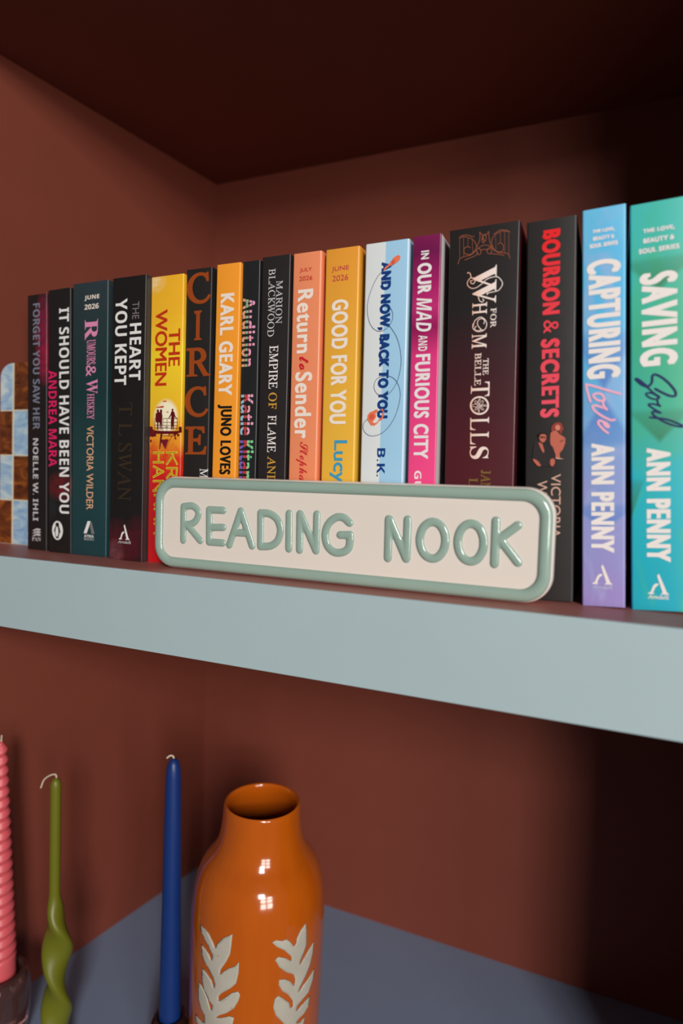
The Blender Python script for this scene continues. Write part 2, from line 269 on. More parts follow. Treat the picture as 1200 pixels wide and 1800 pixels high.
SWASH = [[[14.55, 202.05], [13.95, 204.54], [12.56, 205.51], [12.19, 205.02]],
    [[14.01, 201.85], [15.92, 201.62], [17.04, 199.88], [16.27, 198.09], [14.63, 198.55], [14.21, 199.94], [15.41, 200.07]],
    [[14.01, 201.85], [12.41, 199.88], [12.47, 197.45], [14.97, 195.28], [18.22, 195.45], [21.94, 197.7], [24.04, 199.59], [26.95, 200.57], [30.92, 200.63], [33.61, 197.94], [34.19, 195.23], [32.16, 192.29], [29.01, 191.58], [25.83, 191.14], [24.79, 190.19], [25.29, 191.46]],
    [[25.8, 192.74], [22.59, 192.83], [19.93, 191.52], [19.44, 189.43], [20.3, 186.93], [21.94, 185.95], [22.99, 186.91], [22.16, 187.8]],
    [[16.59, 171.16], [17.6, 174.57], [20.8, 176.53], [23.52, 175.1], [25.09, 172.01], [24.2, 168.88], [21.54, 167.5], [18.56, 167.92], [16.34, 170.11], [16.55, 172.79]],
    [[18.49, 171.0], [17.43, 169.74], [18.83, 168.11], [21.52, 168.31]],
    [[23.32, 172.17], [23.54, 174.56], [21.36, 175.57], [19.5, 174.4], [19.4, 171.72], [21.51, 168.85], [22.6, 168.22]]]
RING = [[27.15, 120.48], [27.07, 119.44], [26.78, 118.44], [26.3, 117.54], [25.63, 116.75], [24.82, 116.11], [23.88, 115.64], [22.85, 115.37], [21.78, 115.31], [20.7, 115.45], [19.65, 115.79], [18.68, 116.32], [17.82, 117.02], [17.11, 117.87], [16.58, 118.82], [16.24, 119.85], [16.11, 120.91], [16.19, 121.97], [16.49, 122.97], [16.98, 123.88], [17.66, 124.67], [18.48, 125.31], [19.43, 125.76], [20.46, 126.02], [21.54, 126.08], [22.62, 125.93], [23.66, 125.58], [24.62, 125.04], [25.46, 124.33], [26.16, 123.49], [26.69, 122.55], [27.02, 121.53], [27.15, 120.48]]
KNOT = [[[16.77, 121.2], [18.54, 121.57], [20.3, 122.38], [21.56, 124.98], [22.03, 124.07], [20.74, 122.36], [23.01, 119.63], [24.36, 118.26], [23.49, 117.85], [22.13, 119.22], [18.97, 122.44], [18.94, 123.54], [19.83, 123.51], [21.64, 121.45], [24.74, 120.88], [26.71, 120.8]],
    [[16.79, 120.31], [18.58, 120.02], [20.36, 119.29], [21.75, 116.59], [21.08, 117.05], [22.12, 119.66], [23.83, 122.24], [24.02, 123.33], [23.14, 123.59], [21.63, 121.89], [19.48, 119.32], [18.84, 118.24], [19.73, 117.99], [21.67, 120.12], [24.31, 120.24], [26.72, 120.14]]]
ARN_HEART = [10.57, 21.87, 17.17, 29.64]
ARN_CAPT = [5.56, 16.72, 13.25, 24.96]
ARN_SAVE = [8.57, 19.5, 9.6, 21.44]
ATRIA_R = [14.31, 26.67, 18.95, 29.54]
PAN_R = [6.2, 17.66, 12.07, 19.44]
PENG_R = [4.72, 17.56, 11.07, 27.87]
SIGN_LETTERS = [
    [[(209.6, 47.5), (209.9, 22.1)], [(209.6, 47.6), (217.4, 48.4), (222.2, 45.8), (223.2, 41.6), (220.2, 36.7), (215.1, 34.4), (211.0, 33.6)], [(213.1, 34.3), (225.4, 22.9)]],
    [[(232.7, 46.3), (233.3, 22.3)], [(232.7, 46.3), (245.1, 46.3)], [(233.0, 33.2), (245.4, 33.9)], [(233.3, 22.3), (245.4, 22.5)]],
    [[(260.1, 46.6), (251.0, 21.4)], [(260.1, 46.6), (270.2, 22.0)], [(255.0, 30.6), (266.1, 31.0)]],
    [[(276.6, 46.0), (277.1, 22.1)], [(276.6, 46.0), (283.9, 45.7), (290.1, 42.0), (292.9, 34.9), (291.0, 27.4), (285.3, 23.1), (277.1, 22.1)]],
    [[(299.4, 46.7), (299.9, 22.1)]],
    [[(307.8, 46.8), (308.3, 21.8)], [(308.2, 46.6), (320.9, 22.3)], [(320.8, 47.2), (320.9, 22.3)]],
    [[(345.1, 42.6), (340.5, 45.9), (335.0, 45.6), (329.5, 40.9), (327.4, 33.7), (329.3, 26.4), (334.4, 22.3), (340.6, 22.6), (344.9, 25.7), (345.8, 30.4), (345.7, 34.6)], [(345.7, 34.6), (338.6, 34.1)]],
    [[(372.5, 46.6), (372.8, 21.1)], [(373.2, 46.3), (385.2, 21.7)], [(385.3, 47.0), (385.4, 21.7)]],
    [[(410.4, 35.3), (410.2, 32.3), (409.5, 29.4), (408.3, 27.0), (406.7, 25.0), (404.8, 23.7), (402.6, 23.1), (400.5, 23.4), (398.4, 24.4), (396.6, 26.1), (395.2, 28.4), (394.2, 31.2), (393.8, 34.2), (394.0, 37.2), (394.7, 40.1), (395.9, 42.6), (397.6, 44.5), (399.6, 45.8), (401.7, 46.3), (403.9, 46.0), (405.9, 45.0), (407.7, 43.2), (409.1, 40.9), (410.0, 38.2), (410.4, 35.3)]],
    [[(434.2, 35.4), (434.1, 32.4), (433.4, 29.6), (432.2, 27.1), (430.7, 25.1), (428.8, 23.8), (426.7, 23.2), (424.7, 23.5), (422.7, 24.5), (420.9, 26.2), (419.5, 28.6), (418.6, 31.3), (418.2, 34.4), (418.3, 37.4), (419.0, 40.3), (420.2, 42.8), (421.8, 44.7), (423.7, 46.0), (425.8, 46.5), (427.9, 46.2), (429.8, 45.2), (431.6, 43.5), (432.9, 41.1), (433.8, 38.4), (434.2, 35.4)]],
    [[(441.0, 49.1), (441.1, 22.9)], [(453.9, 47.0), (442.1, 37.1)], [(444.0, 37.7), (454.9, 24.8)]],
]
SPRIG_LEFT = [(-114.9, -291.2), (-108.0, -290.9), (-103.5, -292.1), (-98.7, -296.3), (-95.1, -301.1), (-93.8, -296.7), (-88.4, -290.0), (-80.7, -285.2), (-81.0, -293.4), (-81.8, -301.2), (-84.7, -307.7), (-89.3, -315.4), (-90.0, -319.9), (-87.1, -316.6), (-82.5, -312.4), (-77.6, -309.9), (-74.1, -305.7), (-74.1, -314.1), (-75.8, -323.0), (-80.1, -327.7), (-87.2, -333.5), (-90.4, -337.5), (-90.3, -341.8), (-85.0, -337.2), (-79.0, -331.3), (-73.8, -329.4), (-72.3, -332.1), (-73.6, -337.1), (-76.8, -343.4), (-82.6, -348.6), (-88.9, -352.5), (-92.7, -356.4), (-87.7, -354.5), (-80.5, -350.9), (-76.6, -351.5), (-77.4, -356.0), (-79.3, -361.3), (-85.2, -367.8), (-91.6, -374.0), (-92.5, -383.2), (-96.0, -384.9), (-98.8, -377.4), (-104.2, -377.5), (-108.9, -374.4), (-116.3, -371.3), (-117.5, -368.1), (-110.9, -367.6), (-106.0, -367.6), (-103.9, -365.4), (-104.8, -360.0), (-109.6, -356.9), (-113.3, -351.3), (-114.0, -342.8), (-112.4, -337.3), (-107.0, -339.5), (-102.5, -343.0), (-98.3, -351.6), (-97.0, -353.0), (-95.9, -347.6), (-101.1, -344.2), (-106.3, -339.1), (-108.9, -331.7), (-108.9, -323.3), (-103.1, -324.7), (-97.7, -327.9), (-95.1, -333.6), (-94.3, -328.4), (-96.6, -324.5), (-101.9, -319.2), (-105.5, -317.1), (-109.6, -313.4), (-111.6, -305.1), (-106.7, -305.9), (-101.6, -308.3), (-98.2, -312.1), (-97.4, -307.3), (-102.5, -301.9), (-108.5, -298.0), (-112.9, -295.5)]
SPRIG_RIGHT = [(-17.6, -286.8), (-16.8, -294.6), (-16.8, -304.6), (-20.0, -309.8), (-23.5, -315.8), (-23.7, -318.7), (-19.8, -314.8), (-14.4, -310.9), (-7.3, -307.7), (-7.8, -316.0), (-11.5, -324.7), (-17.7, -331.9), (-22.8, -337.0), (-23.8, -341.3), (-18.9, -337.2), (-12.5, -335.1), (-5.0, -332.5), (-5.6, -339.8), (-11.2, -347.1), (-19.1, -349.1), (-24.7, -351.8), (-25.5, -356.3), (-20.8, -354.0), (-14.7, -352.8), (-9.3, -352.9), (-10.6, -359.6), (-15.0, -362.7), (-21.8, -363.4), (-25.3, -366.3), (-20.3, -368.3), (-15.6, -366.3), (-16.0, -374.1), (-22.5, -376.9), (-27.3, -378.1), (-28.1, -387.6), (-31.5, -385.7), (-33.0, -373.1), (-35.5, -362.2), (-39.7, -356.5), (-43.8, -351.2), (-46.2, -343.8), (-45.2, -337.3), (-42.3, -335.4), (-38.2, -339.1), (-32.8, -344.7), (-31.0, -350.5), (-28.8, -349.6), (-29.6, -344.3), (-34.1, -337.3), (-39.4, -332.3), (-42.4, -326.5), (-42.2, -322.5), (-37.7, -323.2), (-32.3, -327.3), (-28.2, -333.1), (-27.9, -327.4), (-29.7, -322.6), (-36.8, -317.7), (-42.5, -311.9), (-46.1, -305.2), (-43.2, -303.5), (-37.2, -306.4), (-31.8, -310.9), (-32.4, -306.8), (-38.4, -299.7), (-45.4, -294.8), (-48.8, -290.9), (-45.5, -289.9), (-40.6, -291.7), (-36.6, -291.6), (-32.8, -295.4), (-29.9, -300.0), (-27.7, -298.1), (-27.3, -294.4), (-23.3, -289.8)]


# ------------------------------------------------------------------ helpers
def lin(c):
    return tuple((v / 12.92 if v <= 0.04045 else ((v + 0.055) / 1.055) ** 2.4) for v in (x / 255.0 for x in c)) + (1.0,)

class NT:
    """small node-tree writer"""
    def __init__(self, name):
        self.m = bpy.data.materials.new(name)
        self.m.use_nodes = True
        self.t = self.m.node_tree
        self.b = self.t.nodes['Principled BSDF']
    def node(self, kind, **kw):
        n = self.t.nodes.new(kind)
        for k, v in kw.items():
            setattr(n, k, v)
        return n
    def link(self, a, b):
        self.t.links.new(a, b)
    def put(self, sock, v):
        if hasattr(v, 'is_linked'):
            self.link(v, sock)
        else:
            sock.default_value = v
    def math(self, op, a, b=0.0, clamp=False):
        n = self.node('ShaderNodeMath', operation=op, use_clamp=clamp)
        self.put(n.inputs[0], a); self.put(n.inputs[1], b)
        return n.outputs[0]
    def mix(self, f, a, b, mode='MIX'):
        n = self.node('ShaderNodeMix', data_type='RGBA', blend_type=mode)
        self.put(n.inputs[0], f); self.put(n.inputs[6], a); self.put(n.inputs[7], b)
        return n.outputs[2]
    def coords(self):
        tc = self.node('ShaderNodeTexCoord')
        s = self.node('ShaderNodeSeparateXYZ')
        self.link(tc.outputs['Object'], s.inputs[0])
        return tc.outputs['Object'], s.outputs[0], s.outputs[1], s.outputs[2]
    def noise(self, vec, scale, detail=3.0, rough=0.5, stretch=None, dist=0.0):
        if stretch:
            mp = self.node('ShaderNodeMapping')
            self.link(vec, mp.inputs[0]); mp.inputs['Scale'].default_value = stretch
            vec = mp.outputs[0]
        n = self.node('ShaderNodeTexNoise')
        self.link(vec, n.inputs['Vector'])
        n.inputs['Scale'].default_value = scale; n.inputs['Detail'].default_value = detail
        n.inputs['Roughness'].default_value = rough; n.inputs['Distortion'].default_value = dist
        return n.outputs['Fac']
    def ramp(self, f, stops, interp='LINEAR'):
        n = self.node('ShaderNodeValToRGB')
        cr = n.color_ramp; cr.interpolation = interp
        while len(cr.elements) < len(stops):
            cr.elements.new(0.5)
        for e, (p, c) in zip(cr.elements, stops):
            e.position = p; e.color = lin(c) if len(c) == 3 else c
        self.link(f, n.inputs[0])
        return n.outputs[0]
    def bump(self, h, strength, dist=0.001):
        n = self.node('ShaderNodeBump')
        n.inputs['Strength'].default_value = strength; n.inputs['Distance'].default_value = dist
        self.link(h, n.inputs['Height']); self.link(n.outputs[0], self.b.inputs['Normal'])
    def done(self, color, rough=0.5, spec=0.5, coat=0.0):
        self.put(self.b.inputs['Base Color'], color)
        self.put(self.b.inputs['Roughness'], rough)
        self.b.inputs['Specular IOR Level'].default_value = spec
        self.b.inputs['Coat Weight'].default_value = coat
        self.b.inputs['Coat Roughness'].default_value = 0.05
        return self.m

BLACK, WHITE = (0, 0, 0, 1), (1, 1, 1, 1)

def plain(name, c, rough=0.5, spec=0.5, coat=0.0, vary=0.0, scale=60.0):
    n = NT(name)
    if vary:
        v, x, y, z = n.coords()
        f = n.noise(v, scale, 4)
        a = lin(c)
        col = n.mix(f, tuple(min(1, k * (1 - vary)) for k in a[:3]) + (1,), tuple(min(1, k * (1 + vary)) for k in a[:3]) + (1,))
        return n.done(col, rough, spec, coat)
    return n.done(lin(c), rough, spec, coat)

def painted(name, c, c2, scale, stretch, rough=0.55, bump=0.25, spec=0.35):
    n = NT(name)
    v, x, y, z = n.coords()
    f = n.noise(v, scale, 5, 0.6, stretch)
    n.bump(n.noise(v, scale * 5, 3, 0.6, stretch), bump, 0.0006)
    return n.done(n.mix(f, lin(c), lin(c2)), rough, spec)

def mesh_obj(name, bm, mats, parent=None, smooth=False):
    bmesh.ops.recalc_face_normals(bm, faces=bm.faces[:])
    me = bpy.data.meshes.new(name)
    bm.to_mesh(me); bm.free()
    if not isinstance(mats, (list, tuple)):
        mats = [mats]
    for m in mats:
        me.materials.append(m)
    if smooth:
        for p in me.polygons:
            p.use_smooth = True
    o = bpy.data.objects.new(name, me)
    COL.objects.link(o)
    if parent:
        o.parent = parent
    return o

def sharp_by_angle(o, deg=35):
    o.data.set_sharp_from_angle(angle=math.radians(deg))

def thing(name, label, cat, loc=(0, 0, 0), rot=(0, 0, 0), group=None):
    o = bpy.data.objects.new(name, None)
    o.empty_display_size = 0.02
    COL.objects.link(o)
    o.location = loc; o.rotation_euler = rot
    o['label'] = label; o['category'] = cat
    if group:
        o['group'] = group
    return o

def prism(bm, poly, z0, z1, mi=0):
    """vertical prism over an (x, y) outline"""
    lo = [bm.verts.new((x, y, z0)) for x, y in poly]
    hi = [bm.verts.new((x, y, z1)) for x, y in poly]
    fs = [bm.faces.new(lo[::-1]), bm.faces.new(hi)]
    k = len(poly)
    for i in range(k):
        fs.append(bm.faces.new((lo[i], lo[(i + 1) % k], hi[(i + 1) % k], hi[i])))
    for f in fs:
        f.material_index = mi
    return fs

def lathe(bm, prof, seg=64, mi=0, close=True):
    rings = []
    for r, z in prof:
        if r < 1e-6:
            rings.append([bm.verts.new((0, 0, z))])
        else:
            rings.append([bm.verts.new((r * math.cos(2 * math.pi * i / seg), r * math.sin(2 * math.pi * i / seg), z)) for i in range(seg)])
    for a, b in zip(rings, rings[1:]):
        for i in range(seg):
            j = (i + 1) % seg
            if len(a) == 1 and len(b) == 1:
                continue
            if len(a) == 1:
                f = bm.faces.new((a[0], b[i], b[j]))
            elif len(b) == 1:
                f = bm.faces.new((a[i], a[j], b[0]))
            else:
                f = bm.faces.new((a[i], a[j], b[j], b[i]))
            f.material_index = mi

def smooth_profile(pts, n=6):
    """Catmull-Rom through 2-D or 3-D points"""
    P = [Vector(p) if len(p) == 3 else Vector((p[0], p[1], 0)) for p in pts]
    out = []
    for i in range(len(P) - 1):
        p0, p1, p2, p3 = P[max(i - 1, 0)], P[i], P[i + 1], P[min(i + 2, len(P) - 1)]
        for k in range(n):
            t = k / n
            out.append(0.5 * (2 * p1 + (p2 - p0) * t + (2 * p0 - 5 * p1 + 4 * p2 - p3) * t * t + (3 * p1 - p0 - 3 * p2 + p3) * t ** 3))
    out.append(P[-1])
    return out

def tube(bm, pts, rad, seg=10, mi=0, flat=None):
    """round-ended tube along 3-D points; rad is a number or one per point; flat squashes it along y"""
    P = [Vector(p) for p in pts]
    rr = rad if isinstance(rad, (list, tuple)) else [rad] * len(P)
    T = [(P[min(i + 1, len(P) - 1)] - P[max(i - 1, 0)]).normalized() for i in range(len(P))]
    # rounded ends
    ext, er, et = [], [], []
    for k in (0.0, 0.35, 0.7, 0.92):
        ext.append(P[0] - T[0] * rr[0] * math.sqrt(max(0, 1 - k * k))); er.append(rr[0] * max(k, 0.02)); et.append(T[0])
    tail, tr, tt = [], [], []
    for k in (0.92, 0.7, 0.35, 0.0):
        tail.append(P[-1] + T[-1] * rr[-1] * math.sqrt(max(0, 1 - k * k))); tr.append(rr[-1] * max(k, 0.02)); tt.append(T[-1])
    P = ext + P + tail; rr = er + list(rr) + tr; T = et + T + tt
    rings = []
    nrm = None
    for p, r, t in zip(P, rr, T):
        if nrm is None:
            nrm = Vector((0, 1, 0)) if abs(t.y) < 0.9 else Vector((1, 0, 0))
        nrm = (nrm - t * nrm.dot(t)).normalized()
        bn = t.cross(nrm)
        ring = []
        for i in range(seg):
            a = 2 * math.pi * i / seg
            ring.append(bm.verts.new(p + nrm * r * math.cos(a) + bn * r * math.sin(a)))
        rings.append(ring)
    fs = []
    for a, b in zip(rings, rings[1:]):
        for i in range(seg):
            j = (i + 1) % seg
            fs.append(bm.faces.new((a[i], a[j], b[j], b[i])))
    fs.append(bm.faces.new(rings[0][::-1])); fs.append(bm.faces.new(rings[-1]))
    for f in fs:
        f.material_index = mi
    return rings

def inset_poly(poly, d):
    """outline moved inwards by d (counter-clockwise outlines)"""
    out = []
    n = len(poly)
    for i in range(n):
        p0, p1, p2 = Vector(poly[i - 1]), Vector(poly[i]), Vector(poly[(i + 1) % n])
        t = ((p1 - p0).normalized() + (p2 - p1).normalized()).normalized()
        out.append((p1.x - t.y * d, p1.y + t.x * d))
    return out

def rounded_rect(x0, x1, z0, z1, r, seg=10):
    out = []
    for cx, cz, a0 in ((x1 - r, z0 + r, -90), (x1 - r, z1 - r, 0), (x0 + r, z1 - r, 90), (x0 + r, z0 + r, 180)):
        for k in range(seg + 1):
            a = math.radians(a0 + 90 * k / seg)
            out.append((cx + r * math.cos(a), cz + r * math.sin(a)))
    return out

# ------------------------------------------------------------------ lettering (built-in face and its mathematical alphabets)
FACES = {'R': None, 'B': (0x1D5D4, 0x1D5EE, 0x1D7EC), 'S': (0x1D434, 0x1D44E, None), 'SB': (0x1D400, 0x1D41A, 0x1D7CE),
         'SC': (0x1D4D0, 0x1D4EA, None), 'BI': (0x1D63C, 0x1D656, None)}

def faced(s, face):
    m = FACES[face]
    if not m:
        return s
    o = ''
    for c in s:
        if 'A' <= c <= 'Z': o += chr(m[0] + ord(c) - 65)
        elif 'a' <= c <= 'z': o += '\u210e' if (face == 'S' and c == 'h') else chr(m[1] + ord(c) - 97)
        elif c.isdigit() and m[2]: o += chr(m[2] + int(c))
        else: o += c
    return o

def thickened(P, Fc, w):
    """adds a rim of width w round every outline of a filled shape"""
    Fc = [f if sum(P[f[i - 1]][0] * P[f[i]][1] - P[f[i]][0] * P[f[i - 1]][1] for i in range(len(f))) > 0 else f[::-1] for f in Fc]
    key = lambda i: (round(P[i][0], 4), round(P[i][1], 4))
    und, rep = {}, {}
    for f in Fc:
        for i in range(len(f)):
            a, b = f[i - 1], f[i]
            ka, kb = key(a), key(b)
            if ka == kb:
                continue
            und.setdefault(frozenset((ka, kb)), []).append((ka, kb))
    nxt, prv = {}, {}
    for es in und.values():
        if len(es) == 1:
            a, b = es[0]
            nxt.setdefault(a, []).append(b); prv.setdefault(b, []).append(a)
    P = list(P); Fc = list(Fc)
    def nrm(a, b):
        dx, dy = b[0] - a[0], b[1] - a[1]
        l = math.hypot(dx, dy) or 1.0
        return dy / l, -dx / l
    for a, bs in nxt.items():
        for b in bs:
            n0 = nrm(a, b)
            def corner(p, other):
                m = (n0[0] + other[0], n0[1] + other[1])
                d = 1.0 + n0[0] * other[0] + n0[1] * other[1]
                if d < 0.35:
                    return (p[0] + n0[0] * w, p[1] + n0[1] * w)
                return (p[0] + m[0] / d * w, p[1] + m[1] / d * w)
            pa = prv.get(a, [None])[0]; nb = nxt.get(b, [None])[0]
            ca = corner(a, nrm(pa, a)) if pa else (a[0] + n0[0] * w, a[1] + n0[1] * w)
            cb = corner(b, nrm(b, nb)) if nb else (b[0] + n0[0] * w, b[1] + n0[1] * w)
            k = len(P)
            P += [a, b, cb, ca]
            Fc.append((k, k + 3, k + 2, k + 1))
    return P, Fc

def text_triangles(s, face, box, weight, space):
    """filled outline of a line of text, stretched to box (w, h in mm); weight then thickens every stroke, in mm"""
    cu = bpy.data.curves.new('lettering_outline', 'FONT')
    cu.body = faced(s, face)
    cu.resolution_u = 5
    cu.space_character = space
    if face == 'S':
        cu.shear = -0.27
    ob = bpy.data.objects.new('lettering_outline', cu)
    COL.objects.link(ob)
    dg = bpy.context.evaluated_depsgraph_get()
    ev = ob.evaluated_get(dg)
    out = ev.to_curve(dg).copy()
    ev.to_curve_clear()
    pts = []
    for sp in out.splines:
        for p in (sp.bezier_points if sp.type == 'BEZIER' else sp.points):
            pts.append(p.co)
    x0 = min(p[0] for p in pts); x1 = max(p[0] for p in pts); y0 = min(p[1] for p in pts); y1 = max(p[1] for p in pts)
    weight = max(weight, 0.0)
    w, h = box[0] - 2 * weight, box[1] - 2 * weight
    kx, ky = w / (x1 - x0), h / (y1 - y0)
    def mv(c):
        return ((c[0] - x0) * kx + weight, (c[1] - y0) * ky + weight, 0)
    for sp in out.splines:
        sp.resolution_u = 5
        if sp.type == 'BEZIER':
            data = [(mv(p.co), mv(p.handle_left), mv(p.handle_right)) for p in sp.bezier_points]
            for p, (c, l, r) in zip(sp.bezier_points, data):
                p.handle_left_type = p.handle_right_type = 'FREE'
                p.co, p.handle_left, p.handle_right = c, l, r
        else:
            for p in sp.points:
                p.co = (*mv(p.co), 1)
    o2 = bpy.data.objects.new('lettering_outline', out)
    COL.objects.link(o2)
    dg = bpy.context.evaluated_depsgraph_get()
    me = bpy.data.meshes.new_from_object(o2.evaluated_get(dg))
    P = [(v.co.x, v.co.y) for v in me.vertices]
    Fc = [tuple(p.vertices) for p in me.polygons]
    for o in (ob, o2):
        bpy.data.objects.remove(o)
    rim_from = len(Fc)
    if weight > 0:
        P, Fc = thickened(P, Fc, weight)
    bpy.data.curves.remove(cu); bpy.data.curves.remove(out); bpy.data.meshes.remove(me)
    return P, Fc, rim_from

INK_H = 0.00022
_stroke = 0

def ink_faces(bm, P, Fc, mi, layer=0, rim_from=None):
    """flat printed shape on the spine: P are (u, v) in mm, lies just on the spine face"""
    y = -INK_H * (1 + layer)
    vs = [bm.verts.new((u * 0.001, y, v * 0.001)) for u, v in P]
    for k, f in enumerate(Fc):
        if len(set(f)) < 3:
            continue
        try:
            nf = bm.faces.new([vs[i] for i in f])
            nf.material_index = mi
        except ValueError:
            continue
        if rim_from is not None and k >= rim_from:
            for i in f:                      # the rim lies a few microns under the letter, pieces staggered so none coincide
                vs[i].co.y = y + 0.000006 + 0.000004 * (k % 5)

def ink_text(bm, e, mi, layer=0):
    d, part, s, face, ink, (u0, u1, v0, v1), w = e[:7]
    sp = e[7] if len(e) > 7 else 1.0
    d1, d2 = u1 - u0, v1 - v0
    if d == 'V':
        P, Fc, rf = text_triangles(s, face, (d2, d1), w, sp)
        Q = [(u0 + y, v1 - x) for x, y in P]
    else:
        P, Fc, rf = text_triangles(s, face, (d1, d2), w, sp)
        Q = [(u0 + x, v0 + y) for x, y in P]
    ink_faces(bm, Q, Fc, mi, layer, rf)

def ink_poly(bm, pts, mi, layer=0):
    tri = tessellate_polygon([[Vector((u, v, 0)) for u, v in pts]])
    ink_faces(bm, pts, tri, mi, layer)

def ink_stroke(bm, pts, width, mi, layer=0, closed=False, n=6):
    C = smooth_profile(pts, n)
    L = len(C)
    left, right = [], []
    for i, p in enumerate(C):
        t = (C[min(i + 1, L - 1)] - C[max(i - 1, 0)])
        if t.length < 1e-9:
            t = Vector((1, 0, 0))
        t.normalize()
        w = width if not callable(width) else width(i / (L - 1))
        left.append((p.x - t.y * w / 2, p.y + t.x * w / 2)); right.append((p.x + t.y * w / 2, p.y - t.x * w / 2))
    global _stroke
    _stroke = (_stroke + 1) % 10
    base = -INK_H * (1 + layer) - 0.000012 * _stroke
    vs = [[bm.verts.new((q[0] * 0.001, base, q[1] * 0.001)) for q in side] for side in (left, right)]
    for side in vs:                          # the ink thickens a little along the stroke, so crossings never coincide
        for i, v in enumerate(side):
            v.co.y = base - 0.00006 * i / L
    for i in range(L - 1):
        bm.faces.new((vs[0][i], vs[0][i + 1], vs[1][i + 1], vs[1][i])).material_index = mi
    for p, t, dy in ((C[0], 0.0, 0.000007), (C[-1], 1.0, -0.00006 - 0.000007)):
        w = (width if not callable(width) else width(t)) / 2
        bm.faces.new([bm.verts.new((q[0] * 0.001, base + dy, q[1] * 0.001)) for q in ellipse(p.x, p.y, w, w, 12)]).material_index = mi

def ink_seg(bm, p, q, w, mi, layer=0):
    global _stroke
    _stroke = (_stroke + 1) % 10
    t = Vector((q[0] - p[0], q[1] - p[1])).normalized() * (w / 2)
    n = Vector((-t.y, t.x))
    pts = [(p[0] - t.x + n.x, p[1] - t.y + n.y), (p[0] - t.x - n.x, p[1] - t.y - n.y), (q[0] + t.x - n.x, q[1] + t.y - n.y), (q[0] + t.x + n.x, q[1] + t.y + n.y)]
    y = -INK_H * (1 + layer) - 0.000012 * _stroke
    bm.faces.new([bm.verts.new((u * 0.001, y, v * 0.001)) for u, v in pts]).material_index = mi

def ellipse(u, v, a, b, n=28):
    return [(u + a * math.cos(2 * math.pi * k / n), v + b * math.sin(2 * math.pi * k / n)) for k in range(n)]

# ------------------------------------------------------------------ materials of the place
M_BROWN = painted('red_brown_paint', (125, 62, 47), (118, 56, 42), 18, (1, 1, 1), 0.6, 0.12)
M_BROWN_TOP = painted('red_brown_paint_sheen', (188, 122, 112), (156, 92, 84), 22, (1.0, 14, 14), 0.45, 0.35)  # same paint as the walls, lightened to put the sheen into the colour
M_BLUE = painted('grey_blue_paint', (176, 195, 199), (170, 189, 194), 14, (1, 1, 1), 0.5, 0.10)
M_BLUE_TOP = painted('slate_blue_shelf_paint', (140, 158, 186), (132, 150, 180), 14, (1, 1, 1), 0.45, 0.10)

# ------------------------------------------------------------------ the alcove
D, H, T, H2 = 0.3535, 0.4621, 0.0584, 0.4724
SPLAY = math.tan(math.radians(8.69))
XR = 0.665
def wall_x(y):
    return (y - D) * SPLAY

def structure(name, bm, m):
    o = mesh_obj(name, bm, m)
    o['kind'] = 'structure'
    return o

bm = bmesh.new()
prism(bm, [(wall_x(-0.004), -0.004), (wall_x(-0.004), -0.004), (0, D), (-0.12, D), (-0.16, -0.004)][1:], -H2 - T, H + T)
structure('wall_left', bm, M_BROWN)
bm = bmesh.new()
prism(bm, [(-0.12, D), (XR + 0.05, D), (XR + 0.05, D + 0.02), (-0.12, D + 0.02)], -H2 - T, H + T)
structure('wall_back', bm, M_BROWN)
bm = bmesh.new()
prism(bm, [(XR, -0.004), (XR + 0.05, -0.004), (XR + 0.05, D), (XR, D)], -H2 - T, H + T)
structure('wall_right', bm, M_BROWN)

def shelf(label, z_top, m_board, m_front):
    t = thing('shelf', label, 'shelf', (0, 0, z_top), group='fixed shelves of the alcove')
    b = bmesh.new()
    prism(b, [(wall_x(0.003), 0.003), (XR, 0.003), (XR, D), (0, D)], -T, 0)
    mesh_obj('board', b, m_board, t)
    b = bmesh.new()
    prism(b, [(wall_x(0.0), 0.0), (XR, 0.0), (XR, 0.003), (wall_x(0.003), 0.003)], -T, 0.0)
    o = mesh_obj('front_edge', b, m_front, t)
    bv = o.modifiers.new('bevel', 'BEVEL'); bv.width = 0.0003; bv.segments = 2
    o['label'] = 'pale grey blue painted front edge'
    return t
shelf('dark red brown underside of the shelf above the books', H + T, M_BROWN, M_BLUE)
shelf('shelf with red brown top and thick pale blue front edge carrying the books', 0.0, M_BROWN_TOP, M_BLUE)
shelf('slate blue lower shelf under the candles and orange vase', -H2, M_BLUE_TOP, M_BLUE)

# ------------------------------------------------------------------ books
INK = {
 'steel': (122, 126, 144), 'ash': (200, 198, 198), 'white': (236, 234, 232), 'pinkred': (222, 34, 98), 'cream': (246, 232, 220),
 'mauve': (226, 140, 180), 'peach': (232, 176, 138), 'grey': (128, 122, 120), 'umber': (58, 44, 28), 'rust': (196, 52, 18),
 'yellow': (238, 206, 60), 'olive': (150, 130, 20), 'bronze': (158, 70, 22), 'black': (26, 22, 20), 'ivory': (242, 234, 230),
 'gold': (214, 160, 62), 'brick': (196, 58, 48), 'red': (206, 36, 48), 'redscript': (206, 50, 52), 'rosered': (204, 74, 78), 'skyblue': (64, 158, 196),
 'navy': (14, 58, 128), 'pale': (240, 232, 234), 'blush': (248, 226, 216), 'antique': (130, 104, 46), 'scarlet': (240, 52, 62),
 'tan': (220, 176, 158), 'lav': (196, 196, 224), 'coral': (240, 120, 84), 'coraldark': (222, 92, 66), 'thread': (70, 74, 120),
 'copper': (150, 84, 62), 'lightpink': (246, 178, 204), 'ink': (24, 30, 92), 'maroon': (96, 14, 20), 'skin': (196, 104, 84),
 'skinlight': (222, 132, 112), 'hair': (150, 62, 50), 'shirt': (46, 40, 40), 'darkhair': (30, 20, 18), 'gloss': (196, 92, 96), 'deepred': (120, 22, 36),
}
_ink = {}
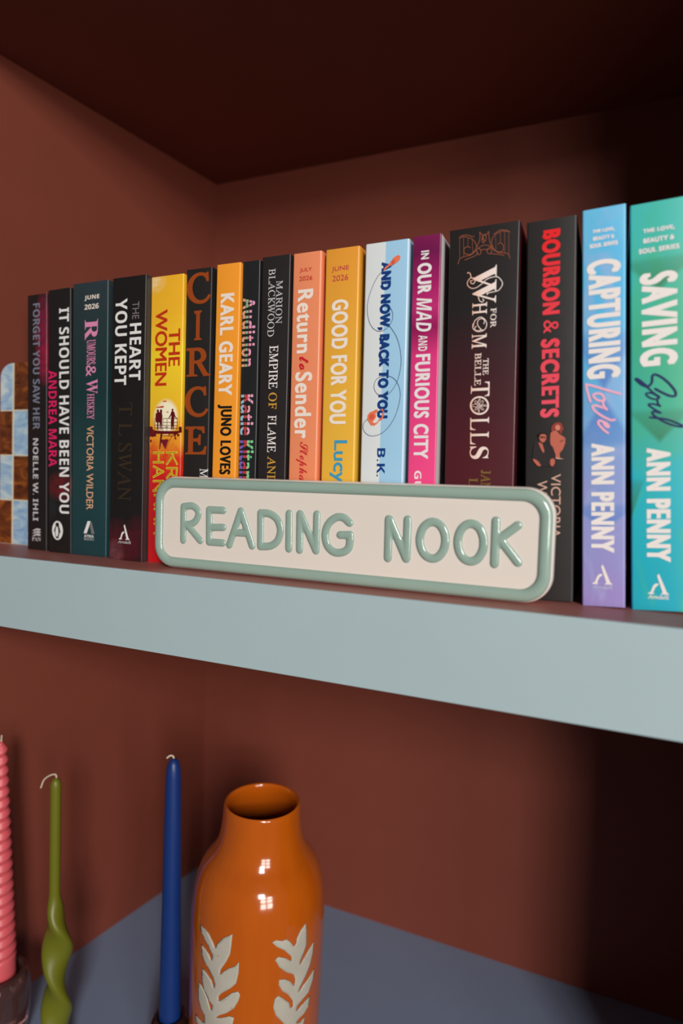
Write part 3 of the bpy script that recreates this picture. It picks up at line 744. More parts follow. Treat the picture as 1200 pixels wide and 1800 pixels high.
def ink(name):
    if name not in _ink:
        if name.startswith('glitch'):
            n = NT('printed_' + name)
            v, x, y, z = n.coords()
            u0, u1, a, b, c, d = {'glitch': GLITCH[0] + ((226, 160, 130), (142, 190, 144), (200, 72, 84), (236, 164, 196)),
                                  'glitch2': GLITCH[1] + ((150, 192, 226), (206, 70, 62), (222, 110, 120), (240, 172, 200)),
                                  'glitch3': GLITCH[2] + ((124, 100, 186), (196, 66, 66), (222, 120, 120), (132, 214, 152))}[name]
            k = (20, 20, 22)
            f = n.math('MULTIPLY', n.math('ADD', x, -u0 * 0.001), 1000.0 / (u1 - u0))
            col = n.ramp(f, [(0.0, a), (0.25, k), (0.28, b), (0.46, k), (0.49, c), (0.55, d), (0.72, k), (0.76, d)], 'CONSTANT')
            _ink[name] = n.done(col, 0.4, 0.3)
        elif name == 'blush':
            n = NT('printed_foil_blush')
            v, x, y, z = n.coords()
            f = n.math('MULTIPLY', n.math('ADD', x, -0.012), 1 / 0.02)
            _ink[name] = n.done(n.ramp(f, [(0, (240, 180, 150)), (0.5, (248, 226, 216)), (1, (250, 236, 230))]), 0.35, 0.5)
        elif name == 'scarlet':
            n = NT('printed_scarlet')
            v, x, y, z = n.coords()
            _ink[name] = n.done(n.ramp(n.math('MULTIPLY', z, 1 / 0.2327), [(0.5, (244, 84, 104)), (0.95, (238, 36, 40))]), 0.35, 0.5)
        else:
            _ink[name] = plain('printed_' + name, INK[name], 0.42, 0.4)
    return _ink[name]

M_PAGES = NT('page_paper')
_v, _x, _y, _z = M_PAGES.coords()
M_PAGES = M_PAGES.done(M_PAGES.mix(M_PAGES.noise(_v, 40, 3, 0.6, (60, 1, 1)), lin((226, 216, 198)), lin((204, 192, 172))), 0.8, 0.2)

def cover_outline(w, d, r, th):
    out = [(0, d)] + [(r - r * math.cos(a), r - r * math.sin(a)) for a in [math.radians(90 * k / 5) for k in range(6)]]
    out += [(w - r + r * math.sin(a), r - r * math.cos(a)) for a in [math.radians(90 * k / 5) for k in range(6)]] + [(w, d)]
    ri = max(r - th, 0.0002)
    inn = [(th, d)] + [(th + ri - ri * math.cos(a), th + ri - ri * math.sin(a)) for a in [math.radians(90 * k / 5) for k in range(6)]]
    inn += [(w - th - ri + ri * math.sin(a), th + ri - ri * math.cos(a)) for a in [math.radians(90 * k / 5) for k in range(6)]] + [(w - th, d)]
    return out, inn

def make_book(key, label, m_spine, m_side=None, depth=0.150, r=0.0011, extra=0.0, draw=None):
    x0, y0, ang, w, h = BK[key]
    w = w * 0.001 + extra; h *= 0.001
    t = thing('paperback_book', label, 'book', (x0, y0, 0), (0, ang, 0), 'paperbacks standing in the row')
    out, inn = cover_outline(w, depth, r, 0.0006)
    b = bmesh.new()
    n = len(out)
    V = [[b.verts.new((x, y, z)) for x, y in L] for z in (0, h) for L in (out, inn)]
    for i in range(n - 1):
        f = b.faces.new((V[0][i], V[0][i + 1], V[2][i + 1], V[2][i]))
        f.material_index = 1 if i == n - 2 else (2 if i == 0 else 0)
        b.faces.new((V[1][i + 1], V[1][i], V[3][i], V[3][i + 1])).material_index = 1
        b.faces.new((V[2][i], V[2][i + 1], V[3][i + 1], V[3][i])).material_index = 0
        b.faces.new((V[0][i + 1], V[0][i], V[1][i], V[1][i + 1])).material_index = 0
    for i in (0, n - 1):
        b.faces.new((V[0][i], V[2][i], V[3][i], V[1][i]))
    cover = mesh_obj('cover', b, [m_spine, m_side or m_spine, m_side or m_spine], t, smooth=True)
    sharp_by_angle(cover, 40)
    b = bmesh.new()
    prism(b, [(0.0007, 0.0008), (w - 0.0007, 0.0008), (w - 0.0007, depth - 0.0012), (0.0007, depth - 0.0012)], 0.0006, h - 0.0006)
    mesh_obj('page_block', b, M_PAGES, t)
    parts = {}
    for e in LETTERING.get(key, []):
        parts.setdefault(e[1], []).append(('text', e))
    for e in (draw or []):
        parts.setdefault(e[0], []).append(('draw', e))
    for part, items in parts.items():
        b = bmesh.new()
        mats, lay = [], 0
        def slot(nm):
            if nm not in mats:
                mats.append(nm)
            return mats.index(nm)
        prev = None
        for kind, e in items:
            if kind == 'text':
                ink_text(b, e, slot(e[4]), lay)
            else:
                _, fn, ink_name, layer = e
                fn(b, slot(ink_name), layer)
        mesh_obj({'title': 'title_lettering', 'author': 'author_lettering', 'publisher': 'publisher_mark', 'date': 'date_lettering', 'series': 'series_lettering'}.get(part, part),
                 b, [ink(m) for m in mats], cover)
    return t

P_ = lambda pts: (lambda b, mi, ly: ink_poly(b, pts, mi, ly))
S_ = lambda pts, w: (lambda b, mi, ly: ink_stroke(b, pts, w, mi, ly))

def boxed(rect, shape):
    u0, u1, v0, v1 = rect
    return [(u0 + x * (u1 - u0), v0 + y * (v1 - v0)) for x, y in shape]

def arndell(rect, inkname):
    slash = [(0.50, 1.0), (0.545, 0.97), (0.90, 0.10), (1.0, 0.03), (1.0, 0.0), (0.62, 0.0), (0.62, 0.03), (0.70, 0.08), (0.44, 0.90)]
    tail = [(0.0, 0.0), (0.30, 0.0), (0.30, 0.04), (0.24, 0.06), (0.36, 0.34), (0.50, 0.46), (0.50, 0.52), (0.36, 0.52), (0.24, 0.40), (0.14, 0.12), (0.0, 0.03)]
    return [('publisher', P_(boxed(rect, slash)), inkname, 0), ('publisher', P_(boxed(rect, tail)), inkname, 0)]

def atria(rect):
    l = [(0.0, 0.0), (0.28, 0.0), (0.55, 0.72), (0.62, 1.0), (0.36, 1.0)]
    rr = [(0.70, 1.0), (1.0, 0.0), (0.72, 0.0), (0.58, 0.66)]
    return [('publisher', P_(boxed(rect, l)), 'white', 0), ('publisher', P_(boxed(rect, rr)), 'grey', 0)]

def pan(rect):
    out = []
    for k in range(3):
        y = 0.66 - 0.32 * k
        out.append(('publisher', P_(boxed(rect, [(0.02, y), (0.2, y + 0.14), (0.4, y + 0.3), (0.7, y + 0.34), (0.98, y + 0.22), (0.8, y + 0.1), (0.98, y + 0.02), (0.7, y + 0.08), (0.45, y + 0.12), (0.25, y)])), 'ash', 0))
    return out

def penguin(rect):
    u0, u1, v0, v1 = rect
    cu, cv = (u0 + u1) / 2, (v0 + v1) / 2
    a, b = (u1 - u0) / 2, (v1 - v0) / 2
    body = [(0.42, 0.90), (0.56, 0.92), (0.66, 0.84), (0.64, 0.74), (0.72, 0.60), (0.80, 0.40), (0.76, 0.36), (0.70, 0.44), (0.68, 0.26), (0.60, 0.14), (0.66, 0.09), (0.40, 0.09), (0.34, 0.18), (0.28, 0.34), (0.26, 0.50), (0.20, 0.40), (0.18, 0.48), (0.28, 0.66), (0.38, 0.76), (0.30, 0.80), (0.36, 0.86)]
    belly = [(0.42, 0.70), (0.54, 0.70), (0.62, 0.52), (0.60, 0.28), (0.52, 0.18), (0.42, 0.18), (0.36, 0.34), (0.36, 0.54)]
    return [('publisher', P_(ellipse(cu, cv, a, b)), 'white', 0), ('publisher', P_(boxed(rect, body)), 'black', 1), ('publisher', P_(boxed(rect, belly)), 'white', 2)]

def dark(name, c, rough=0.42, blot=None, h=0.23):
    """dark printed cover; blot = (u mm, v mm, radius u, radius v, colour) soft printed patches"""
    n = NT(name)
    v, x, y, z = n.coords()
    col = n.mix(n.noise(v, 90, 4), lin(c), lin(tuple(min(255, k + 5) for k in c)))
    for (bu, bv, ru, rv, bc) in (blot or []):
        dx = n.math('MULTIPLY', n.math('ADD', x, -bu * 0.001), 1000.0 / ru)
        dz = n.math('MULTIPLY', n.math('ADD', z, -bv * 0.001), 1000.0 / rv)
        d2 = n.math('ADD', n.math('MULTIPLY', dx, dx), n.math('MULTIPLY', dz, dz))
        f = n.math('SUBTRACT', 1.0, d2, True)
        f = n.math('MULTIPLY', f, n.math('ADD', n.math('MULTIPLY', n.noise(v, 160, 4, 0.6), 1.6), -0.2, True))
        col = n.mix(f, col, lin(bc))
    return n.done(col, rough, 0.5)

def grad(name, stops, h, rough=0.4, noise=0.0, nscale=40, spec=0.5):
    n = NT(name)
    v, x, y, z = n.coords()
    f = n.math('MULTIPLY', z, 1.0 / h)
    if noise:
        f = n.math('ADD', f, n.math('MULTIPLY', n.math('ADD', n.noise(v, nscale, 4, 0.6), -0.5), noise))
    return n.done(n.ramp(f, stops), rough, spec)

# spine materials that carry a picture
def women_mat():
    n = NT('sunset_print')
    v, x, y, z = n.coords()
    f = n.math('ADD', n.math('MULTIPLY', z, 1 / 0.228), n.math('MULTIPLY', n.math('ADD', n.noise(v, 70, 5, 0.7), -0.5), 0.16))
    col = n.ramp(f, [(0.0, (206, 24, 30)), (0.30, (212, 30, 34)), (0.37, (220, 62, 26)), (0.43, (240, 152, 40)), (0.52, (246, 192, 42)), (0.72, (252, 216, 44)), (0.86, (248, 188, 42)), (1.0, (246, 182, 42))])
    sun = n.math('ADD', n.math('MULTIPLY', n.math('POWER', n.math('MULTIPLY', n.math('ADD', x, -0.0165), 1 / 0.0115), 2), 1.0), n.math('POWER', n.math('MULTIPLY', n.math('ADD', z, -0.117), 1 / 0.0135), 2))
    col = n.mix(n.math('MULTIPLY', n.math('SUBTRACT', 1.25, sun, True), 1.6, True), col, lin((255, 246, 214)))
    hi = n.math('ADD', n.math('POWER', n.math('MULTIPLY', n.math('ADD', x, -0.004), 1 / 0.012), 2), n.math('POWER', n.math('MULTIPLY', n.math('ADD', z, -0.226), 1 / 0.012), 2))
    col = n.mix(n.math('MULTIPLY', n.math('SUBTRACT', 1.0, hi, True), n.math('MULTIPLY', n.math('ADD', n.noise(v, 120, 4, 0.7), -0.35, True), 2.2, True), True), col, lin((250, 240, 200)))
    return n.done(col, 0.4, 0.5)

def twotone():
    n = NT('two_tone_blue_print')
    v, x, y, z = n.coords()
    edge = n.math('ADD', x, n.math('MULTIPLY', z, -0.004))
    f = n.math('GREATER_THAN', edge, 0.0139)
    side = n.math('GREATER_THAN', x, 0.0303)
    col = n.mix(f, lin((228, 233, 234)), lin((164, 209, 238)))
    return n.done(n.mix(side, col, lin((190, 216, 234))), 0.32, 0.5)

def petals(name, ramp_stops, h, leafcol, leafs, dark2):
    n = NT(name)
    v, x, y, z = n.coords()
    f = n.math('ADD', n.math('MULTIPLY', z, 1.0 / h), n.math('MULTIPLY', n.math('ADD', n.noise(v, 26, 2, 0.5, (1.4, 1, 0.8), 0.6), -0.5), 0.35))
    col = n.ramp(f, ramp_stops)
    q = n.noise(v, 34, 2, 0.4, (1.6, 1, 0.6), 1.4)
    col = n.mix(n.math('MULTIPLY', n.math('SUBTRACT', q, 0.50, True), 5.0, True), col, n.mix(0.55, col, lin(leafcol)))
    for (u, w, ru, rw, up) in leafs:
        # pointed, V-shaped petal edge
        ax = n.math('ABSOLUTE', n.math('MULTIPLY', n.math('ADD', x, -u * 0.001), 1000.0 / ru))
        dz = n.math('MULTIPLY', n.math('ADD', z, -w * 0.001), 1000.0 * up / rw)
        # inside when dz between ax-1 and 0
        a = n.math('MULTIPLY', n.math('ADD', dz, n.math('SUBTRACT', 1.0, ax)), 6.0, True)
        b2 = n.math('MULTIPLY', n.math('MULTIPLY', dz, -1.0), 6.0, True)
        m = n.math('MULTIPLY', a, b2)
        fade = n.math('ADD', n.math('MULTIPLY', dz, -0.6), 0.35, True)
        col = n.mix(n.math('MULTIPLY', m, fade), col, lin(dark2))
    return n.done(col, 0.36, 0.5)

def pinkmat():
    return grad('magenta_print', [(0.0, (250, 84, 146)), (0.42, (246, 76, 140)), (0.66, (226, 58, 130)), (0.74, (150, 24, 88)), (0.80, (196, 46, 118)), (0.86, (172, 30, 104)), (0.95, (112, 22, 76)), (1.0, (128, 30, 84))], 0.232, 0.28, 0.05, 30)

make_book('forget', 'leftmost book, thin black paperback with faint grey blue title and pink haze',
          dark('black_pink_haze_cover', (26, 20, 20), 0.45, [(20, 190, 12, 46, (150, 26, 66)), (22, 168, 8, 22, (150, 20, 60))]), draw=pan(PAN_R))
make_book('should', 'black paperback with bold white title beside a bright pink author name',
          dark('black_cover_red_haze', (25, 22, 22), 0.45, [(14, 58, 18, 14, (120, 26, 34)), (2, 40, 10, 14, (34, 44, 46))]), draw=penguin(PENG_R))
make_book('rumours', 'dark teal paperback with ornate pink title and date at the top',
          grad('dark_teal_cover', [(0, (28, 62, 68)), (0.35, (34, 66, 68)), (0.6, (24, 54, 56)), (0.85, (38, 56, 60)), (1, (46, 58, 64))], 0.231, 0.4, 0.2, 60), draw=atria(ATRIA_R))
make_book('heart', 'black paperback with white two-line title and dark red floral foot',
          dark('black_cover_floral_foot', (24, 20, 20), 0.42, [(8, 10, 22, 26, (96, 20, 34)), (28, 16, 14, 24, (84, 14, 30)), (6, 6, 12, 12, (120, 70, 76))]), plain('charcoal_cover', (50, 46, 46), 0.4), draw=arndell(ARN_HEART, 'white'))
make_book('women', 'yellow to red sunset paperback with silhouetted figures on a deck', women_mat(), extra=0.0,
          draw=[('illustration', P_(FIG_A), 'maroon', 0), ('illustration', P_(FIG_B), 'maroon', 0), ('illustration', P_(DECK), 'maroon', 0), ('illustration', P_(SCAF), 'deepred', 1), *[('illustration', P_(ellipse(u, v, a, b, 11)), c, l) for (u, v), a, b, c, l in zip(BUSHES, (1.9, 1.3, 1.2, 1.0, 1.6, 1.2, 0.9, 1.0), (1.6, 1.1, 1.3, 0.9, 1.4, 1.0, 0.9, 1.2), ('maroon', 'deepred', 'maroon', 'deepred', 'maroon', 'maroon', 'deepred', 'deepred'), (1.1, 1.2, 1.3, 1.4, 1.5, 1.6, 1.7, 1.8))],
                *[('author_lettering', (lambda b, mi, ly, a=a, c=c: ink_seg(b, a, c, 1.75, mi, 0)), 'yellow', 0) for a, c in OUTLINE_NAME], *[('author_lettering', (lambda b, mi, ly, a=a, c=c: ink_seg(b, a, c, 0.55, mi, 2)), 'olive', 0) for a, c in OUTLINE_NAME],
                *[('illustration', S_(g, 0.38), 'maroon', 0) for g in RAILS],
                ('illustration', S_([(7, 125), (10, 125), (14, 125.3)], lambda t: 0.4 + 1.0 * t), 'rust', 0), ('illustration', S_([(14, 129.5), (17, 129.6)], 0.7), 'rust', 0), ('illustration', S_([(17.5, 121), (19.3, 121)], 0.6), 'rust', 0)])
make_book('circe', 'black paperback with one large bronze letter above another down the spine', dark('black_matte_cover', (30, 27, 26), 0.5))
make_book('karl', 'orange paperback with cream author name above a black title', plain('orange_cover', (254, 161, 47), 0.42, vary=0.03))
make_book('audition', 'narrow black paperback with glitched pink and green lettering', dark('blue_black_cover', (30, 31, 33), 0.38))
make_book('empire', 'dark brown black paperback with thin silver and gold serif lettering', dark('brown_black_cover', (38, 32, 33), 0.4))
make_book('ret', 'coral paperback with rounded cream title and red script', plain('coral_cover', (243, 145, 102), 0.36, vary=0.02), extra=0.0012, r=0.0016)
make_book('good', 'golden yellow paperback with cream title and blue author name',
          grad('golden_cover', [(0, (242, 192, 70)), (0.55, (240, 182, 62)), (1, (236, 158, 54))], 0.232, 0.36), extra=0.0014, r=0.0016)
make_book('andnow', 'pale grey and sky blue paperback with navy title and looping cord drawing', twotone(), plain('pale_blue_cover', (176, 206, 226), 0.34), extra=0.001, r=0.0015,
          draw=[('illustration', S_(THREAD, 0.32), 'thread', 0), ('illustration', S_(THREAD2, 0.32), 'thread', 0), ('illustration', P_(MIC), 'coral', 1), ('illustration', P_(MICDARK), 'coraldark', 2),
                ('illustration', P_(PHONES), 'coral', 1), ('illustration', P_(PHONESDARK), 'coraldark', 2)])
make_book('mad', 'magenta paperback with white title and pale grey front cover', pinkmat(), painted('pale_grey_cover', (232, 227, 228), (196, 190, 194), 30, (1, 1, 0.4), 0.35, 0.0), r=0.0009, extra=0.0006)
WHOM_DRAW = [('gate_emblem', S_(g, 0.42 if len(g) > 2 else 0.26), 'copper', 0) for g in GATE]
WHOM_DRAW += [('title', S_(g, 0.5), 'blush', 0) for g in SWASH] + [('title', S_(RING, 1.1), 'blush', 0)] + [('title', S_(g, 0.3), 'blush', 0) for g in KNOT]
make_book('whom', 'thick black and wine paperback with ornate gate emblem and swirling title',
          grad('black_to_wine_cover', [(0, (86, 28, 38)), (0.4, (82, 28, 37)), (0.62, (62, 27, 33)), (0.78, (38, 32, 33)), (1, (36, 33, 32))], 0.2336, 0.36, 0.06, 20), plain('wine_red_cover', (70, 20, 28), 0.3), draw=WHOM_DRAW)
make_book('bourbon', 'black paperback with red block title and small couple printed below it',
          dark('soft_black_cover', (37, 34, 33), 0.42, [(14, 60, 16, 12, (52, 42, 38))]),
          draw=[('illustration', P_(WOMAN_BODY), 'skin', 1), ('illustration', P_(WOMAN_SHADOW), 'darkhair', 2), ('illustration', P_(WOMAN_HAIR), 'hair', 2), ('illustration', P_(WOMAN_FACE), 'skinlight', 3),
                ('illustration', P_(WOMAN_SHOE), 'tan', 2), ('illustration', P_(MAN_BODY), 'shirt', 2), ('illustration', P_(MAN_FACE), 'skin', 3), ('illustration', P_(MAN_HAIR), 'darkhair', 4),
                ('illustration', P_(MAN_GLASS), 'darkhair', 4), ('illustration', P_(MAN_CHEST), 'skin', 3), ('illustration', P_(MAN_HAND), 'skin', 3), ('illustration', P_(MAN_HAND2), 'skin', 3)])
make_book('capt', 'sky blue to lavender paperback with white title and pink handwritten word',
          petals('blue_lavender_print', [(0.0, (158, 142, 206)), (0.22, (150, 156, 214)), (0.40, (130, 164, 218)), (0.55, (104, 184, 232)), (0.8, (90, 188, 236)), (1.0, (114, 200, 240))], 0.2345, (176, 184, 230),
                 [(12, 165, 22, 40, 1), (12, 92, 20, 34, -1), (12, 62, 22, 18, 1)], (84, 130, 206)),
          draw=[('title', S_(g, 1.35), 'lightpink', 0) for g in LOVE] + arndell(ARN_CAPT, 'ivory'))
make_book('saving', 'rightmost book, teal green paperback with white title and navy handwritten word',
          petals('teal_green_print', [(0.0, (30, 176, 198)), (0.3, (42, 186, 200)), (0.45, (70, 184, 164)), (0.7, (66, 180, 142)), (0.85, (70, 192, 174)), (1.0, (72, 194, 190))], 0.235, (74, 190, 140),
                 [(15, 205, 24, 22, 1), (15, 118, 20, 22, 1), (0, 78, 8, 26, 1)], (58, 132, 92)),
          draw=[('title', S_(SOUL[0], 1.3), 'ink', 0), ('title', S_(SOUL[1], 1.0), 'ink', 0)] + arndell(ARN_SAVE, 'ivory'))

# ------------------------------------------------------------------ checkered bookend
BSH = 0.0430 * 21 + 0.0240
def checker_mat():
    n = NT('checkered_resin')
    v, x, y, z = n.coords()
    cx = n.math('FLOOR', n.math('MULTIPLY', n.math('ADD', x, BSH), 1 / 0.0430))
    zc = n.math('MINIMUM', z, 0.1705)
    cz = n.math('FLOOR', n.math('MULTIPLY', zc, 1 / 0.0428))
    par = n.math('MODULO', n.math('ADD', cx, cz), 2.0)
    sw = n.noise(v, 34, 3, 0.55, (1, 1, 2.2), 1.5)
    blue = n.ramp(sw, [(0.3, (122, 160, 204)), (0.5, (158, 194, 218)), (0.7, (206, 222, 222))])
    amb = n.ramp(sw, [(0.3, (58, 26, 13)), (0.5, (104, 52, 18)), (0.68, (156, 86, 28))])
    col = n.mix(par, amb, blue)
    fx = n.math('ABSOLUTE', n.math('ADD', n.math('FRACT', n.math('MULTIPLY', n.math('ADD', x, BSH), 1 / 0.0430)), -0.5))
    fz = n.math('ABSOLUTE', n.math('ADD', n.math('FRACT', n.math('MULTIPLY', zc, 1 / 0.0428)), -0.5))
    seam = n.math('MAXIMUM', n.math('GREATER_THAN', fx, 0.472), n.math('GREATER_THAN', fz, 0.485))
    col = n.mix(n.math('MULTIPLY', seam, 0.8), col, lin((232, 222, 190)))
    return n.done(col, 0.2, 0.5, 0.4)
t = thing('bookend', 'arched bookend checkered in pale blue and amber at left of the books', 'bookend', (0.0, 0.0665, 0))
xr, xl, hh = 0.0170, -0.0420, 0.1735
ol = [(xl, 0), (xr, 0), (xr, hh - 0.001)] + [(xr - 0.001, hh)] + [(-0.026, hh)]
ol += [(-0.026 - 0.016 * math.sin(math.radians(a)), hh - 0.013 * (1 - math.cos(math.radians(a)))) for a in (18, 36, 54, 72, 90)]
b = bmesh.new()
front = [b.verts.new((x, 0, z)) for x, z in ol]; back = [b.verts.new((x, 0.024, z)) for x, z in ol]
b.faces.new(front); b.faces.new(back[::-1])
for i in range(len(ol)):
    j = (i + 1) % len(ol)
    b.faces.new((front[i], back[i], back[j], front[j]))
o = mesh_obj('body', b, checker_mat(), t)
bv = o.modifiers.new('bevel', 'BEVEL'); bv.width = 0.0008; bv.segments = 2; bv.limit_method = 'ANGLE'
o.data.transform(Matrix.Identity(4))

# ------------------------------------------------------------------ ceramic sign
M_CREAM = plain('cream_glaze', (234, 224, 214), 0.16, 0.5, 0.3, vary=0.02, scale=30)
M_SAGE = plain('sage_glaze', (152, 176, 164), 0.14, 0.5, 0.4, vary=0.06, scale=50)
SX, SY = 0.3285, 0.0222
sign = thing('ceramic_sign', 'glossy cream ceramic sign with sage green rim and raised lettering', 'sign', (SX, SY, 0))
SW, SH, SRAD = 0.1465, 0.0703, 0.0175
def ring_loft(b, rings, cap0=True, cap1=True, closed=False):
    V = [[b.verts.new((x, y, z)) for x, z in poly] for poly, y in rings]
    pairs = list(zip(V, V[1:])) + ([(V[-1], V[0])] if closed else [])
    for a, c in pairs:
        k = len(a)
        for i in range(k):
            j = (i + 1) % k
            b.faces.new((a[i], a[j], c[j], c[i]))
    if cap0: b.faces.new(V[0])
    if cap1: b.faces.new(V[-1][::-1])
def rr(ins, grow=0.0):
    return rounded_rect(-SW + ins, SW - ins, 0.0 + ins, SH - ins, max(SRAD - ins * 0.8, 0.004), 12)
b = bmesh.new()
ring_loft(b, [(rr(0.0022), 0.0148), (rr(0.0008), 0.0143), (rr(0.0002), 0.0130), (rr(0.0), 0.0105), (rr(0.0001), 0.0070), (rr(0.0006), 0.0040), (rr(0.0018), 0.0024), (rr(0.0040), 0.0022), (rr(0.0090), 0.0022), (rr(0.02), 0.0022)])
o = mesh_obj('plaque', b, M_CREAM, sign, smooth=True); sharp_by_angle(o, 60)
b = bmesh.new()
prof = []
for k in range(11):
    a = math.pi * k / 10
    prof.append((0.0012 + 0.0039 * (1 - math.cos(a)), 0.0034 - 0.0034 * math.sin(a) ** 0.75 if 0 < k < 10 else 0.0042 if k == 0 else 0.0026))
prof.append((0.0080, 0.0034)); prof.append((0.0020, 0.0052))
ring_loft(b, [(rr(i), y) for i, y in prof], False, False, True)
o = mesh_obj('rim', b, M_SAGE, sign, smooth=True)
o['label'] = 'raised sage green rim'
for strokes in SIGN_LETTERS:
    b = bmesh.new()
    for s in strokes:
        pts = [((u * 0.001 - SX), v * 0.001) for u, v in s]
        C = smooth_profile(pts, 6) if len(pts) > 2 else [Vector((*pts[0], 0)).lerp(Vector((*pts[1], 0)), k / 6) for k in range(7)]
        tube(b, [(p.x, 0.0, p.y) for p in C], 0.00295, 14)
    for v in b.verts:
        v.co.y = 0.0022 + v.co.y * 0.52
    o = mesh_obj('letter', b, M_SAGE, sign, smooth=True)
    o['label'] = 'raised sage green letter'
    rm = o.modifiers.new('join', 'REMESH'); rm.mode = 'VOXEL'; rm.voxel_size = 0.00042; rm.use_smooth_shade = True
    sm = o.modifiers.new('soften', 'SMOOTH'); sm.factor = 0.5; sm.iterations = 16

# ------------------------------------------------------------------ orange vase
VC = (0.2380, 0.100, -H2)
def vase_glaze():
    n = NT('orange_glaze')
    v, x, y, z = n.coords()
    f = n.noise(v, 26, 4, 0.6, (2.2, 2.2, 0.5))
    col = n.mix(f, lin((194, 96, 18)), lin((180, 78, 9)))
    return n.done(col, 0.13, 0.5, 0.5)
M_VASE = vase_glaze()
n_ = NT('bare_clay_motif')
v_, x_, y_, z_ = n_.coords()
f_ = n_.noise(v_, 150, 3, 0.6)
c_ = n_.mix(n_.noise(v_, 40, 4), lin((196, 190, 176)), lin((168, 162, 150)))
M_MOTIF = n_.done(n_.mix(n_.math('MULTIPLY', n_.math('SUBTRACT', f_, 0.66, True), 8.0, True), c_, lin((170, 112, 50))), 0.6, 0.3)
vase = thing('vase', 'glossy orange ceramic vase with pale carved leaf sprigs on the lower shelf', 'vase', VC, (0, math.radians(0.6), 0))
zz = H2
outer = [(0.0, 0.0), (0.0515, 0.0), (0.0550, 0.004), (0.0560, 0.02), (0.0565, 0.066), (0.0570, 0.107), (0.0573, 0.143), (0.0572, 0.163), (0.0566, 0.1790), (0.0549, 0.1985), (0.0504, 0.2145), (0.0452, 0.2235), (0.0403, 0.2305), (0.0366, 0.2390), (0.0346, 0.2480), (0.0335, 0.2580), (0.0331, 0.2650), (0.0325, 0.2695), (0.0314, 0.2710)]
inner = [(0.0301, 0.2700), (0.0293, 0.2660), (0.0294, 0.256), (0.0315, 0.243), (0.0365, 0.230), (0.045, 0.214), (0.0505, 0.195), (0.0525, 0.15), (0.0515, 0.012), (0.0, 0.010)]
dip = lambda p: [(r, z - 0.0045 * min(1.0, max(0.0, (z - 0.18) / 0.06))) for r, z in p]
outer, inner = dip(outer), dip(inner)
sp = smooth_profile(outer[1:], 5) + smooth_profile(inner[:-1], 5)
b = bmesh.new()
lathe(b, [(0.0, 0.0)] + [(p.x, p.y) for p in sp] + [(0.0, 0.010)], 96)
mesh_obj('body', b, M_VASE, vase, smooth=True)
def vase_r(z):
    for (r0, z0), (r1, z1) in zip(outer[1:], outer[2:]):
        if z0 <= z <= z1:
            return r0 + (r1 - r0) * (z - z0) / max(z1 - z0, 1e-6)
    return 0.0573
for sprig in (SPRIG_LEFT, SPRIG_RIGHT):
    P = [(math.radians(a) * 57.3, zmm + zz * 1000) for a, zmm in sprig]
    b = bmesh.new()
    vs = [b.verts.new((p[0], p[1], 0)) for p in P]
    for f in tessellate_polygon([[Vector((p[0], p[1], 0)) for p in P]]):
        try: b.faces.new([vs[i] for i in f])
        except ValueError: pass
    for _ in range(5):
        es = [e for e in b.edges if e.calc_length() > 3.0]
        if not es: break
        bmesh.ops.subdivide_edges(b, edges=es, cuts=1)
        bmesh.ops.triangulate(b, faces=[f for f in b.faces if len(f.verts) > 3])
    for v in b.verts:
        a = v.co.x / 57.3; z = v.co.y / 1000; r = vase_r(z) + 0.0004
        v.co = Vector((r * math.cos(a), r * math.sin(a), z))
    o = mesh_obj('leaf_sprig', b, M_MOTIF, vase, smooth=True)
    o['label'] = 'pale grey carved leaf sprig'
    so = o.modifiers.new('depth', 'SOLIDIFY'); so.thickness = 0.0006; so.offset = 0

# ------------------------------------------------------------------ candles and holders
def wick(parent, pts, r=0.0008):
    b = bmesh.new()
    C = smooth_profile(pts, 5)
    tube(b, C, r, 8)
    o = mesh_obj('wick', b, plain('cotton_wick', (214, 196, 172), 0.8, 0.2), parent, smooth=True)
    o['label'] = 'bent off white wick'

def wax(name, c, rough=0.42):
    n = NT(name)
    n.b.inputs['Subsurface Weight'].default_value = 0.12
    n.b.inputs['Subsurface Radius'].default_value = (0.004, 0.003, 0.002)
    v, x, y, z = n.coords()
    a = lin(c)
    col = n.mix(n.noise(v, 60, 3), tuple(k * 0.93 for k in a[:3]) + (1,), a)
    return n.done(col, rough, 0.5)

# blue taper in its dark holder
hb = -H2
t = thing('candle', 'smooth royal blue taper candle left of the orange vase', 'candle', (0.1632, 0.080, hb + 0.054), (0, math.radians(-0.35), 0))
top = 0.2945 - 0.054
b = bmesh.new()
lathe(b, [(0, 0.0), (0.0092, 0.0), (0.0097, 0.002), (0.0097, 0.010), (0.0091, 0.051), (0.0083, 0.103), (0.0075, 0.181), (0.0067, top - 0.017), (0.0063, top - 0.010), (0.0052, top - 0.0045), (0.0034, top - 0.001), (0.0013, top + 0.0003), (0, top + 0.0005)], 32)
o = mesh_obj('candle_body', b, wax('blue_wax', (16, 50, 116)), t, smooth=True)
wick(t, [(0, 0, top - 0.001), (-0.0005, 0, top + 0.002), (-0.003, -0.001, top + 0.0026), (-0.0055, -0.002, top + 0.0005)])
def glassy(name, c, rough, trans):
    n = NT(name)
    n.b.inputs['Transmission Weight'].default_value = trans
    n.b.inputs['IOR'].default_value = 1.48
    return n.done(lin(c), rough, 0.5, 0.3)
t = thing('candle_holder', 'dark brown candle holder under the blue taper candle', 'candle holder', (0.1632, 0.080, hb))
b = bmesh.new()
lathe(b, [(0, 0), (0.0175, 0), (0.0195, 0.003), (0.0205, 0.018), (0.0203, 0.034), (0.0190, 0.046), (0.0165, 0.0555), (0.0135, 0.0608), (0.0114, 0.0614), (0.0102, 0.0600), (0.0100, 0.0535), (0, 0.0535)], 48)
